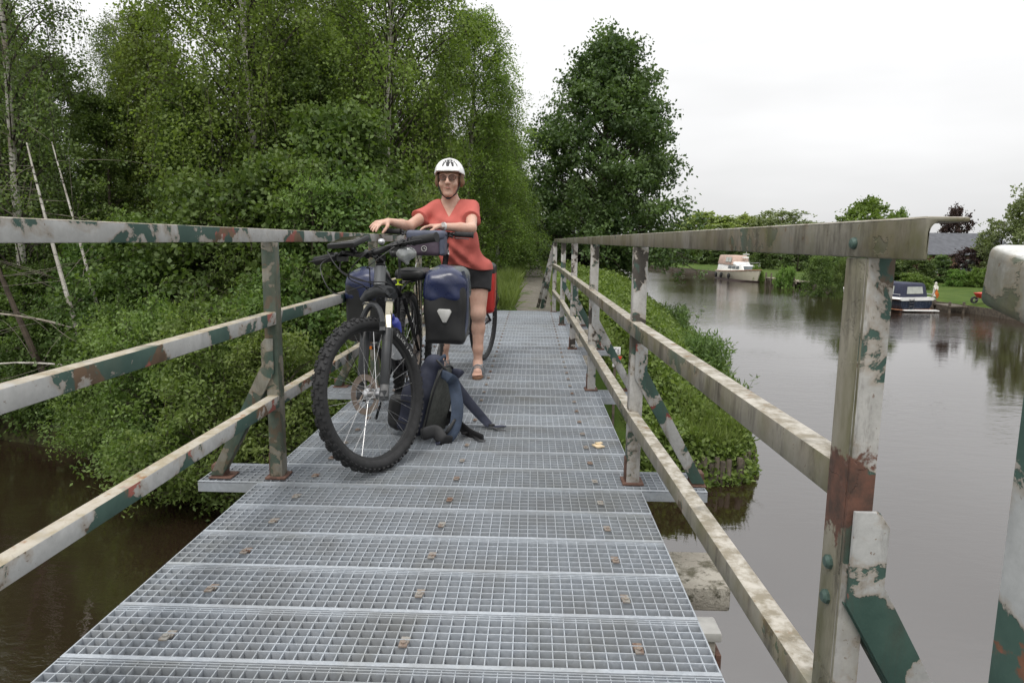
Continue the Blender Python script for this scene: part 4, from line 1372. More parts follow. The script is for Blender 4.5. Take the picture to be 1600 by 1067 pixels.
ts = SDF((-0.98, 4.82, 0.74), (-0.28, 5.36, 1.36), 0.0055)
torso(ts, 0.013, True)
X, Y, Z = ts.grid()
fold = 0.0062 * np.sin(42 * Z + 22 * X + 4 * np.sin(11 * X + 7 * Z)) * np.clip((1.12 - Z) * 6, 0, 1) + 0.0045 * np.sin(34 * X + 26 * Z + 3 * np.sin(17 * Z)) + 0.003 * np.sin(60 * X - 31 * Z)
ts.F = ts.F + fold.astype(np.float32)
flare = np.clip((0.95 - Z) / 0.12, 0, 1) * 0.012
ts.F = ts.F - flare.astype(np.float32)
ts.clip(0.812 - 0.12 * (X + 0.48) + 0.01 * np.sin(20 * X) - Z)                   # hem
vneck = np.minimum(np.minimum((Z - 1.172) * 0.56 - np.abs(X + 0.603), 5.075 - Y + (Z - 1.2) * 0.1), 0.05)
ts.clip(np.where(Z > 1.15, vneck, -1.0) + 0 * Y)
ring = 0.066 - np.sqrt((X + 0.603) ** 2 + ((Y - 5.075) * 0.9) ** 2)
ts.clip(np.where(Z > 1.272, ring, -1.0))
ts.clip(Z - 1.305 + 0 * X)
ts.build('shirt', M_shirt, person)

hs_ = SDF((-0.76, 4.95, 0.58), (-0.25, 5.36, 0.92), 0.0055)
hs_.ell((-0.486, 5.163, 0.79), (0.177, 0.138, 0.125), 0.0)
for hip, knee in (((-0.398, 5.16, 0.78), (-0.394, 5.07, 0.470)), ((-0.565, 5.18, 0.78), (-0.655, 5.15, 0.465))):
    hip, knee = np.array(hip), np.array(knee)
    hs_.cap(hip, hip + (knee - hip) * 0.46, 0.100, 0.094, 0.03, flat=True)
hs_.clip(hs_.grid()[2] - 0.845)
hs_.build('shorts', M_shorts, person)

# helmet: white vented shell over a black liner, chin straps
he = SDF(HC + (-0.14, -0.16, -0.04), HC + (0.14, 0.20, 0.17), 0.0045)
he.ell(HC + (0, 0.030, 0.022), (0.110, 0.142, 0.120), 0.0)
he.rbox(HC + (0, -0.088, 0.040), (0.080, 0.030, 0.012), 0.011, 0.03)
X, Y, Z = he.grid()
rim = HC[2] + 0.034 + 0.14 * np.clip(Y - HC[1] - 0.02, -0.2, 0) * -0.12 - 0.22 * np.clip(Y - HC[1] - 0.03, 0, 0.3) - 0.32 * np.clip(np.abs(X - HC[0]) - 0.07, 0, 1) 
he.clip(rim - Z)
he.ell(HC + (0, 0.028, 0.012), (0.092, 0.120, 0.097), 0.004, cut=True)
def shell(az, el):
    return HC + np.array((0.107 * math.sin(az) * math.cos(el), 0.030 - 0.138 * math.cos(az) * math.cos(el), 0.022 + 0.117 * math.sin(el)))
for i, az in enumerate((-66, -45, -23, 0, 23, 45, 66)):
    az = math.radians(az)
    w = 0.0140 if i == 3 else 0.0125
    for (e0, e1) in ((27, 47), (56, 76)):
        p0, p1 = shell(az, math.radians(e0)), shell(az * 0.96, math.radians(e1))
        he.cap(p0, p1, w * 0.8, w * 1.15, 0.001, cut=True)
for az in (-100, -128, 100, 128):
    he.cap(shell(math.radians(az), math.radians(24)), shell(math.radians(az), math.radians(52)), 0.009, 0.011, 0.001, cut=True)
for sx in (-1, 1):
    he.cap(HC + (sx * 0.100, -0.045, 0.062), HC + (sx * 0.112, 0.0, 0.070), 0.011, 0.008, 0.002, cut=True)
hel = he.build('helmet', M_white, person)
li = SDF(HC + (-0.12, -0.14, 0.0), HC + (0.12, 0.18, 0.14), 0.006)
li.ell(HC + (0, 0.029, 0.021), (0.1000, 0.1310, 0.1095), 0.0)
X, Y, Z = li.grid()
li.clip(HC[2] + 0.046 - 0.18 * np.clip(Y - HC[1] - 0.03, 0, 0.3) - Z + 0 * X)
li.build('helmet_liner', M_black, hel)
st = MB()
for sx in (-1, 1):
    st.tube([HC + (sx * 0.082, -0.01, 0.045), HC + (sx * 0.077, -0.012, -0.055), HC + (sx * 0.052, -0.035, -0.115), HC + (sx * 0.012, -0.048, -0.147), HC + (0, -0.05, -0.148)], 0.0048, 6)
    st.tube([HC + (sx * 0.092, 0.07, 0.03), HC + (sx * 0.078, 0.0, -0.05)], 0.004, 6)
st.box(HC + (0, -0.052, -0.148), (0.022, 0.012, 0.012))
st.build('chin_strap', M_black, hel)
hr = SDF(HC + (-0.13, -0.11, -0.10), HC + (0.13, 0.18, 0.10), 0.0055)
hr.ell(HC + (0, 0.062, 0.00), (0.086, 0.075, 0.075), 0.0)
for sx in (-1, 1):
    hr.ell(HC + (sx * 0.082, 0.018, -0.008), (0.020, 0.036, 0.048), 0.02)
    hr.ell(HC + (sx * 0.090, 0.035, -0.030), (0.018, 0.030, 0.026), 0.015)
X, Y, Z = hr.grid()
hr.F = hr.F + (0.003 * np.sin(160 * Y + 60 * Z) + 0.002 * np.sin(140 * X + 90 * Y)).astype(np.float32)
hr.build('hair', M_hair, person)
gl = MB()
lens_b = []
for sx in (-1, 1):
    c0 = HC + (sx * 0.034, -0.102, -0.006)
    ring = [c0 + np.array((0.0265 * math.cos(t) * (1.0 if abs(math.cos(t)) < .8 else 1.04), 0.006 * (math.cos(t) * sx) ** 2 * (1 if math.cos(t) * sx > 0 else 0), 0.0195 * math.sin(t))) for t in np.linspace(0, 2 * math.pi, 21)]
    gl.tube(ring, 0.0017, 6, caps=False)
    gl.tube([c0 + (sx * 0.027, 0.004, 0.006), HC + (sx * 0.070, -0.075, 0.004), HC + (sx * 0.080, 0.02, 0.0)], 0.0017, 6)
    lens_b.append([c0 + np.array((0.0255 * math.cos(t), 0.001, 0.0185 * math.sin(t))) for t in np.linspace(0, 2 * math.pi, 17)[:-1]])
gl.tube([HC + (-0.0085, -0.104, 0.0), HC + (0, -0.108, 0.003), HC + (0.0085, -0.104, 0.0)], 0.0017, 6)
gls = gl.build('glasses', M_black, person)
for P_ in lens_b:
    MB().prism(P_, (0, 1, 0), 0.0015).build('lens', M_lens, gls)
for sx in (-1, 1):
    MB().ball(HC + (sx * 0.031, -0.071, -0.004), 0.0125, 12).build('eye', M_eye, person)
MB().tube([HC + (-0.024, -0.0885, -0.0785), HC + (-0.010, -0.0940, -0.0765), HC + (0, -0.0945, -0.0775), HC + (0.010, -0.0940, -0.0765), HC + (0.024, -0.0885, -0.0785)], [0.002, 0.0042, 0.0045, 0.0042, 0.002], 8).build('lips', M_lip, person)
MB().lathe(np.array(WRL) + (0.008, 0.002, 0), np.array(WRL) - np.array(ELL), [(0.027, -0.008), (0.0295, -0.008), (0.0295, 0.008), (0.027, 0.008)], 20, closed=True).box(np.array(WRL) + (0.008, -0.028, 0.010), (0.024, 0.007, 0.026)).build('wrist_watch', simple('pale_watch', (0.62, 0.60, 0.58), 0.35, 0.3, 0.1), person)
for (tx, ty) in ((-0.389, 4.93), (-0.672, 5.09)):
    sd_ = MB()
    outl = []
    for t in np.linspace(0, 2 * math.pi, 25)[:-1]:
        u = math.cos(t)
        outl.append((tx + math.sin(t) * (0.041 - 0.007 * u), ty + 0.085 + u * 0.135, 0.011))
    sd_.prism(outl, (0, 0, 1), 0.021)
    so = sd_.build('sandal', M_sole, person, bevel=0.003)
    sb = MB()
    for yy, hh, rr_ in ((0.035, 0.078, 0.041), (0.065, 0.092, 0.041), (0.150, 0.115, 0.040)):
        arc = [(tx + rr_ * math.cos(t), ty + yy + 0.02 * math.cos(2 * t) * 0.4, 0.018 + (hh - 0.018) * math.sin(t)) for t in np.linspace(0, math.pi, 11)]
        sb.tube(arc, 0.0105, 8, flat=0.35, ref=(0, 1, 0))
    sb.tube([(tx - 0.035, ty + 0.035, 0.06), (tx + 0.01, ty + 0.07, 0.088), (tx + 0.034, ty + 0.13, 0.085)], 0.009, 8, flat=0.5)
    sb.tube([(tx + 0.035, ty + 0.035, 0.06), (tx - 0.01, ty + 0.07, 0.088), (tx - 0.034, ty + 0.13, 0.085)], 0.009, 8, flat=0.5)
    sb.build('strap', M_strapgrey, so)

# ------------------------------------------------------------------ bicycles
M_frame = simple('black_bike_paint', (0.016, 0.016, 0.018), 0.3, 0, 0.2, 12)
M_greyhead = simple('grey_bike_paint', (0.14, 0.145, 0.15), 0.35, 0.3, 0.12, 12)
M_forkdark = simple('dark_fork_paint', (0.030, 0.032, 0.035), 0.45, 0, 0.3, 14)
M_stanchion = simple('cream_stanchion', (0.62, 0.57, 0.44), 0.3, 0.2, 0.05, 10)
M_disc = simple('rusty_brake_disc', (0.30, 0.24, 0.20), 0.5, 0.6, 0.3, 30)
M_spoke = simple('bright_spoke', (0.72, 0.72, 0.72), 0.3, 0.6, 0.05)
M_orange = simple('orange_reflector', (0.75, 0.20, 0.02), 0.3, 0, 0.1)
M_neon = simple('neon_reflective_band', (0.62, 0.80, 0.02), 0.5, 0, 0.08)
M_blue = simple('blue_pannier_tarpaulin', (0.020, 0.027, 0.072), 0.28, 0, 0.25, 8, 0.3, 14)
M_tarp = simple('black_pannier_tarpaulin', (0.018, 0.018, 0.019), 0.42, 0, 0.3, 8, 0.35, 12)
M_greyfab = simple('grey_pannier_fabric', (0.095, 0.105, 0.105), 0.7, 0, 0.2, 30, 0.2, 90)
M_reflect = simple('grey_reflector', (0.52, 0.52, 0.50), 0.35, 0.1, 0.08, 40)
M_red = simple('red_pannier_tarpaulin', (0.50, 0.03, 0.025), 0.35, 0, 0.15, 9, 0.3, 14)
M_mirror = simple('grey_mirror_shell', (0.30, 0.31, 0.31), 0.22, 0.4, 0.06, 10)
M_bagpurple = simple('plum_bar_bag_fabric', (0.060, 0.042, 0.062), 0.55, 0, 0.3, 12, 0.3, 60)
M_bagblue = simple('slate_bag_fabric', (0.075, 0.085, 0.125), 0.6, 0, 0.3, 12, 0.3, 60)

def wheel(parent, c, n, R, rt, knobs=70, disc=True, spokes=28, mat_tyre=None, name='front_wheel'):
    """rim with tyre, spokes, hub and brake disc; n points to the bike's left hand side as seen from behind reversed (towards the disc)"""
    c, n = Vector(c), Vector(n).normalized()
    a, b, _ = frame_from(n, (0, 0, 1))
    Rr = R - rt * 1.75
    rim = MB().lathe(c, n, [(Rr - 0.012, -0.006), (Rr - 0.012, 0.006), (Rr + 0.008, 0.014), (Rr + 0.012, 0.014), (Rr + 0.012, -0.014), (Rr + 0.008, -0.014)], 56, closed=True)
    w = rim.build(name, M_black, parent)
    prof = [(R - rt * 0.92 + rt * 0.90 * math.cos(t) * 1.0, rt * math.sin(t)) for t in np.linspace(0, 2 * math.pi, 17)[:-1]]
    ty = MB().lathe(c, n, prof, 64, closed=True)
    for i in range(knobs):
        ph = 2 * math.pi * i / knobs
        rad = a * math.cos(ph) + b * math.sin(ph)
        tan = n.cross(rad)
        for q, (off_, tilt, sz) in enumerate(((-0.36, 0.0, (0.012, 0.016, 0.008)), (0.36, 0.0, (0.012, 0.016, 0.008)), (0.80, 0.75, (0.012, 0.013, 0.009)), (-0.80, -0.75, (0.012, 0.013, 0.009)))):
            if q < 2 and (i + q) % 2:
                sh = 0.5
            else:
                sh = 0.0
            ph2 = ph + (sh + (0.5 if q > 1 else 0)) * 2 * math.pi / knobs
            rad2 = a * math.cos(ph2) + b * math.sin(ph2)
            tan2 = n.cross(rad2)
            ax_ = n * math.cos(tilt) - rad2 * math.sin(tilt)
            up_ = rad2 * math.cos(tilt) + n * math.sin(tilt)
            pos = c + rad2 * (R - rt * (0.02 if q < 2 else 0.36)) + n * (off_ * rt)
            ty.box(pos, sz, Matrix((tan2, ax_, up_)).transposed())
    ty.build('tyre', mat_tyre or M_rubber, w)
    hub = MB().lathe(c, n, [(0.0001, -0.055), (0.012, -0.055), (0.012, -0.035), (0.026, -0.034), (0.026, -0.028), (0.014, -0.02), (0.014, 0.02), (0.026, 0.028), (0.026, 0.034), (0.012, 0.035), (0.012, 0.055), (0.0001, 0.055)], 20)
    hub.build('hub', M_chrome, w)
    for i in range(spokes):
        s = 1 if i % 2 else -1
        ph = 2 * math.pi * i / spokes
        ph2 = ph + (0.45 if (i // 2) % 2 else -0.45)
        p = c + (a * math.cos(ph2) + b * math.sin(ph2)) * 0.024 + n * (0.030 * s)
        q_ = c + (a * math.cos(ph) + b * math.sin(ph)) * (Rr - 0.010) + n * (0.003 * s)
        MB().tube([p, q_], 0.0013, 5).build('spoke', M_spoke, w)
    if disc:
        d = MB().lathe(c, n, [(0.062, 0.040), (0.090, 0.040), (0.090, 0.0425), (0.062, 0.0425)], 36, closed=True)
        for i in range(6):
            ph = 2 * math.pi * i / 6
            d.tube([c + n * 0.041 + (a * math.cos(ph) + b * math.sin(ph)) * 0.02, c + n * 0.041 + (a * math.cos(ph + 0.5) + b * math.sin(ph + 0.5)) * 0.066], 0.0045, 5)
        d.build('brake_disc', M_disc, w)
    return w

def grip_end(parent, p, q, r=0.0165):
    p, q = Vector(p), Vector(q)
    n_ = 26
    pts = [p.lerp(q, i / (n_ - 1)) for i in range(n_)]
    MB().tube(pts, [r * (1 + 0.05 * (i % 2)) * (1.14 if i < 2 or i > n_ - 3 else 1.0) for i in range(n_)], 14).build('grip', M_rubber, parent)

def brake_lever(parent, p, along_, fwd_, s=1.0):
    p, al, fw = Vector(p), Vector(along_).normalized(), Vector(fwd_).normalized()
    b = MB()
    b.tube([p - al * 0.03, p + al * 0.012], 0.019 * s, 12)
    b.tube([p + fw * 0.01 - al * 0.012, p + fw * 0.038 - al * 0.025], [0.013, 0.011], 10)
    b.tube([p + fw * 0.030 - al * 0.045, p + fw * 0.036 + al * 0.01], [0.011, 0.012], 10)
    b.tube([p + fw * 0.036, p + fw * 0.060 + al * 0.035, p + fw * 0.058 + al * 0.085, p + fw * 0.066 + al * 0.125], [0.008, 0.0075, 0.006, 0.005], 8, flat=0.6)
    b.build('brake_lever', M_black, parent)
    b = MB()
    b.tube([p - al * 0.055, p - al * 0.02], 0.017, 10)
    b.box(p - al * 0.045 + fw * 0.02 - Vector((0, 0, 0.018)), (0.045, 0.03, 0.022))
    b.build('gear_shifter', M_black, parent)

def hose(parent, pts, r=0.0026, mat=None):
    P_ = [Vector(p) for p in pts]
    out = []
    for i in range(len(P_) - 1):
        p0, p1, p2, p3 = P_[max(i - 1, 0)], P_[i], P_[i + 1], P_[min(i + 2, len(P_) - 1)]
        for k in range(6):
            t = k / 6
            out.append(0.5 * ((2 * p1) + (p2 - p0) * t + (2 * p0 - 5 * p1 + 4 * p2 - p3) * t * t + (3 * p1 - p0 - 3 * p2 + p3) * t ** 3))
    out.append(P_[-1])
    MB().tube(out, r, 6).build('cable', mat or M_black, parent)

# --- black mountain bike in front, its front wheel turned
b1 = thing('mountain_bike', (-0.69, 3.4, 0.0), 'black mountain bike with its big knobbly front wheel turned, nearest the camera', 'bicycle')
DEL, HA = math.radians(29), math.radians(20)
A1 = Vector((0, math.sin(HA), math.cos(HA)))
FP = Vector((0, -math.cos(HA), math.sin(HA)))
N1 = Vector((1, 0, 0)) * math.cos(DEL) + FP * math.sin(DEL)
F1 = FP * math.cos(DEL) - Vector((1, 0, 0)) * math.sin(DEL)
H1 = Vector((-0.690, 2.915, 0.338))
wheel(b1, H1, -N1, 0.338, 0.029)
# lettering moulded in the tyre's right side wall
def arc_text(parent, txt, c, n, a0, rad, size, mat):
    a_, b_, _ = frame_from(n, (0, 0, 1))
    n = Vector(n).normalized()
    cu = bpy.data.curves.new('lettering', 'FONT')
    cu.size = size
    tmp = bpy.data.objects.new('lettering', cu)
    col.objects.link(tmp)
    mb = MB()
    for k, ch in enumerate(txt):
        if ch == ' ':
            continue
        cu.body = ch
        bpy.context.view_layer.update()
        me = bpy.data.meshes.new_from_object(tmp.evaluated_get(bpy.context.evaluated_depsgraph_get()))
        ang = a0 - k * size * 0.78 / rad
        rv = Vector((0, 0, 1)) * math.sin(ang)
        e1 = n.cross(Vector((0, 0, 1))).normalized()
        e2 = e1.cross(n).normalized()
        if e1.x < 0:
            e1 = -e1
        if e2.z < 0:
            e2 = -e2
        up_ = e1 * math.cos(ang) + e2 * math.sin(ang)
        rt_ = e1 * math.sin(ang) - e2 * math.cos(ang)
        mb.add([Vector(c) + up_ * (rad + v.co.y) + rt_ * v.co.x for v in me.vertices], [tuple(p.vertices) for p in me.polygons])
        bpy.data.meshes.remove(me)
    bpy.data.objects.remove(tmp)
    mb.build('lettering', mat, parent)
fw1 = [o for o in b1.children if o.name.startswith('front_wheel')][0]
arc_text(fw1, 'BLACK JACK', H1 + N1 * 0.0292, N1, math.radians(52), 0.298, 0.019, simple('white_tyre_print', (0.62, 0.62, 0.60), 0.6, 0, 0.1))
fk = MB()
for s in (-1, 1):
    o = N1 * (0.066 * s)
    fk.tube([H1 + o - A1 * 0.015, H1 + o + A1 * 0.10, H1 + o + A1 * 0.285, H1 + o + A1 * 0.29], [0.020, 0.0225, 0.0235, 0.020], 14)
    fk.box(H1 + o - A1 * 0.01, (0.03, 0.03, 0.04), Matrix((N1, F1, A1)).transposed())
arch = [H1 + N1 * (0.066 * math.cos(t)) + A1 * (0.27 + 0.125 * math.sin(t)) + F1 * 0.035 for t in np.linspace(0, math.pi, 11)]
fk.tube(arch, 0.013, 8)
fork = fk.build('fork', M_forkdark, b1)
sx_ = MB()
for s in (-1, 1):
    o = N1 * (0.066 * s)
    sx_.tube([H1 + o + A1 * 0.28, H1 + o + A1 * 0.42], 0.0160, 14).build('stanchion', M_stanchion, fork)
    sx_ = MB()
cr = MB()
crown_c = H1 + A1 * 0.445
secs = []
cr.tube([crown_c + N1 * 0.088 - A1 * 0.014, crown_c + N1 * 0.060 + A1 * 0.012, crown_c + N1 * 0.0 + A1 * 0.026, crown_c - N1 * 0.060 + A1 * 0.012, crown_c - N1 * 0.088 - A1 * 0.014], [0.022, 0.027, 0.029, 0.027, 0.022], 12)
for s in (-1, 1):
    cr.tube([crown_c + N1 * 0.066 * s - A1 * 0.035, crown_c + N1 * 0.066 * s + A1 * 0.022], [0.021, 0.0225], 14)
cr.build('fork_crown', M_forkdark, fork)
ht0, ht1 = crown_c + A1 * 0.035, crown_c + A1 * 0.135
MB().tube([ht0, ht0 + A1 * 0.012, ht1 - A1 * 0.03, ht1], [0.030, 0.0265, 0.026, 0.029], 18).build('head_tube', M_greyhead, b1)
MB().tube([ht1, ht1 + A1 * 0.012], [0.027, 0.023], 18).build('headset', M_chrome, b1)
RH1 = Vector((-0.728, 4.005, 0.352))
BB1 = Vector((-0.712, 3.575, 0.325))
ST1 = Vector((-0.716, 3.685, 0.80))
fr = MB()
fr.tube([ht0 + A1 * 0.03, (ht0 + A1 * 0.03).lerp(BB1, 0.5), BB1], [0.030, 0.034, 0.030], 14)
fr.tube([ht1 - A1 * 0.02, ST1 - Vector((0, 0.006, 0.09))], [0.024, 0.018], 14)
fr.tube([BB1, ST1], 0.018, 14)
for s in (-1, 1):
    x_ = Vector((0.062 * s, 0, 0))
    fr.tube([BB1 + x_ * 0.6, BB1.lerp(RH1, 0.4) + x_ * 0.95, RH1 + x_], [0.013, 0.012, 0.010], 10)
    fr.tube([ST1 - Vector((0, 0, 0.10)) + x_ * 0.35, RH1 + x_], [0.011, 0.009], 10)
fr.tube([BB1 - Vector((0.04, 0, 0)), BB1 + Vector((0.04, 0, 0))], 0.024, 14)
frame1 = fr.build('frame', M_frame, b1)
wheel(b1, RH1, (-1, 0, 0), 0.352, 0.028, knobs=60, name='rear_wheel')
MB().tube([ST1 - Vector((0, 0.002, 0.02)), ST1 + Vector((0, 0.028, 0.135))], 0.0145, 14).build('seat_post', M_frame, b1)
MB().tube([(-0.717, 3.680, 0.765), (-0.717, 3.6835, 0.797)], 0.0215, 14).build('reflective_band', M_neon, b1)
sa = SDF((-0.83, 3.50, 0.86), (-0.60, 3.90, 1.0), 0.006)
sa.cap((-0.718, 3.555, 0.938), (-0.718, 3.70, 0.938), 0.020, 0.026, 0.02)
sa.ell((-0.718, 3.79, 0.940), (0.076, 0.062, 0.022), 0.04)
sa.build('saddle', M_black, b1)
ck = MB()
ck.lathe(BB1 + Vector((0.045, 0, 0)), (1, 0, 0), [(0.075, 0), (0.082, 0), (0.082, 0.004), (0.075, 0.004)], 30, closed=True)
for k in range(5):
    t = k * 1.257
    ck.tube([BB1 + Vector((0.047, 0, 0)), BB1 + Vector((0.047, 0.078 * math.cos(t), 0.078 * math.sin(t)))], 0.006, 6)
ck.tube([BB1 - Vector((0.075, 0, 0)), BB1 + Vector((0.075, 0, 0))], 0.012, 10)
ck.tube([BB1 + Vector((0.065, 0, 0)), BB1 + Vector((0.075, 0.10, -0.135))], [0.014, 0.011], 10)
ck.tube([BB1 + Vector((-0.065, 0, 0)), BB1 + Vector((-0.075, -0.10, 0.135))], [0.014, 0.011], 10)
ck.build('crank', M_black, b1)
for s, p in ((1, BB1 + Vector((0.125, 0.10, -0.135))), (-1, BB1 + Vector((-0.125, -0.10, 0.135)))):
    pd = MB().box(p, (0.085, 0.075, 0.020)).build('pedal', M_black, b1, bevel=0.004)
    MB().box(p + Vector((0, -0.0395, 0)), (0.05, 0.005, 0.014)).build('reflector', M_orange, pd)
# stem, handlebar and its fittings
sc = ht1 + A1 * 0.030
BC = sc + F1 * 0.070 + A1 * 0.015
MB().tube([ht1 + A1 * 0.005, ht1 + A1 * 0.055], 0.021, 14).tube([sc, BC], [0.018, 0.020], 12).tube([BC - N1 * 0.022, BC + N1 * 0.022], 0.022, 14).build('stem', M_black, b1)
RISE = A1 * 0.022
bar_pts = [BC + N1 * t + RISE * min(1, max(0, (abs(t) - 0.05) / 0.09)) - F1 * 0.06 * max(0, (abs(t) - 0.12)) for t in np.linspace(-0.35, 0.35, 25)]
MB().tube(bar_pts, 0.0125, 12).build('handlebar', M_black, b1)
grip_end(b1, bar_pts[20], bar_pts[24] + (bar_pts[24] - bar_pts[23]) * 0.2, 0.0185)
grip_end(b1, bar_pts[4], bar_pts[0] - (bar_pts[1] - bar_pts[0]) * 0.2, 0.0185)
LF = (F1 * 0.9 - A1 * 0.45)
brake_lever(b1, bar_pts[19], N1, LF, 1.0)
brake_lever(b1, bar_pts[5], -N1, LF, 1.0)
# phone case on the bar, bell and mirror
mc = bar_pts[9] + A1 * 0.058 + F1 * 0.02
ex, ey = (N1 * 0.97 - Vector((0, 0, 0.10))).normalized(), (F1 * 0.75 + A1 * -0.55)
ey = (ey - ex * ey.dot(ex)).normalized()
ez = ex.cross(ey)
rotm = Matrix((ex, ey, ez)).transposed()
MB().box(mc - N1 * 0.035, (0.165, 0.115, 0.024), rotm).build('phone_case', M_tarp, b1, bevel=0.006)
MB().box(mc - N1 * 0.035 + ez * (-0.010 if ez.z < 0 else 0.010), (0.135, 0.085, 0.008), rotm).build('phone_window', simple('dull_phone_window', (0.035, 0.03, 0.025), 0.15, 0, 0.2), b1, bevel=0.001)
MB().tube([bar_pts[9], mc - N1 * 0.03], [0.014, 0.02], 10).build('phone_mount', M_black, b1)
MB().ball(bar_pts[13] + A1 * 0.045 + N1 * 0.03, (0.017, 0.017, 0.015), 14).build('bell', M_chrome, b1)
mi = SDF((-0.66, 2.90, 0.86), (-0.46, 3.06, 1.02), 0.004)
MC = np.array((-0.548, 2.985, 0.950))
mi.ell(MC, (0.046, 0.018, 0.030), 0.0)
mi.cap(MC + (-0.010, 0.0, -0.015), MC + (0.004, 0.0, -0.042), 0.018, 0.009, 0.015)
X, Y, Z = mi.grid()
mi.clip(Y - MC[1] - 0.008 + 0 * X + 0 * Z)
mi.build('mirror', M_mirror, b1)
MB().tube([bar_pts[20], Vector(MC) + Vector((-0.01, 0.0, 0.03))], 0.006, 8).build('mirror_arm', M_black, b1)
# cables
hose(b1, [bar_pts[5] + LF * 0.05, bar_pts[7] + F1 * 0.12 - A1 * 0.03, bar_pts[10] + F1 * 0.11 - A1 * 0.11, ht0 + F1 * 0.06 + N1 * 0.02, ht0 + N1 * 0.06 - A1 * 0.05, H1 + N1 * 0.09 + A1 * 0.25, H1 + N1 * 0.088 + A1 * 0.05])
hose(b1, [bar_pts[19] + LF * 0.05, bar_pts[15] + F1 * 0.11 - A1 * 0.05, bar_pts[11] + F1 * 0.10 - A1 * 0.13, ht0 - N1 * 0.05 + F1 * 0.03, ht0 - N1 * 0.05 - FP * 0.16 - A1 * 0.06])
hose(b1, [bar_pts[5] + LF * 0.03 - N1 * 0.02, bar_pts[6] + F1 * 0.13 - A1 * 0.10, bar_pts[8] + F1 * 0.09 - A1 * 0.21, ht0 - N1 * 0.09 + A1 * 0.02, ht0 - N1 * 0.03 - FP * 0.12])
hose(b1, [bar_pts[18] + LF * 0.02, bar_pts[14] + F1 * 0.07 - A1 * 0.09, ht1 + F1 * 0.07 - A1 * 0.03, ht1 - N1 * 0.05 - A1 * 0.09, ht0 - N1 * 0.04 - FP * 0.1])
hose(b1, [bar_pts[6] - A1 * 0.01, bar_pts[8] + F1 * 0.06 - A1 * 0.10, bar_pts[12] - A1 * 0.14 + F1 * 0.04, ht0 + N1 * 0.045 + A1 * 0.02, ht0 + N1 * 0.05 - FP * 0.15])
# rear rack
rk = MB()
for s in (-1, 1):
    x0 = -0.728 + 0.062 * s
    rk.tube([(x0, 3.80, 0.775), (x0, 4.26, 0.775)], 0.006, 8)
    for yy in (3.93, 4.03, 4.13):
        rk.tube([(x0, yy, 0.775), (-0.728 + 0.075 * s, 4.005, 0.36)], 0.0055, 8)
for yy in (3.80, 3.95, 4.10, 4.26):
    rk.tube([(-0.79, yy, 0.775), (-0.666, yy, 0.775)], 0.006, 8)
rk.tube([(-0.76, 3.80, 0.775), (-0.722, 3.70, 0.74)], 0.005, 6).tube([(-0.69, 3.80, 0.775), (-0.71, 3.70, 0.74)], 0.005, 6)
rk.build('rear_rack', M_frame, b1)
KK = MB().tube([BB1 + Vector((-0.05, 0.08, -0.03)), (-0.86, 3.70, 0.015)], 0.009, 8).build('kickstand', M_frame, b1)
fl = MB()
fl.lathe(RH1, (1, 0, 0), [(0.10, 0.055), (0.02, 0.03)], 20)
fl.build('sprocket', M_disc, b1)

bot = thing('water_bottle', (-0.668, 3.25, 0.5), 'white and blue drinking bottle in the black mountain bike\'s frame', 'bottle')
bp0, bp1 = Vector((-0.664, 3.36, 0.43)), Vector((-0.668, 3.235, 0.66))
bd = (bp1 - bp0).normalized()
MB().lathe(bp0, bd, [(0.0001, 0), (0.034, 0.004), (0.036, 0.02), (0.036, 0.10), (0.031, 0.115), (0.031, 0.135), (0.036, 0.15), (0.036, 0.195), (0.022, 0.215), (0.0001, 0.216)], 20).build('bottle_body', simple('white_bottle', (0.66, 0.67, 0.70), 0.35, 0, 0.06), bot)
MB().lathe(bp0 + bd * 0.196, bd, [(0.037, -0.045), (0.038, 0.0), (0.030, 0.024), (0.014, 0.03), (0.012, 0.055), (0.0001, 0.056)], 20).build('bottle_cap', simple('blue_bottle_cap', (0.035, 0.05, 0.32), 0.35, 0, 0.1), bot)

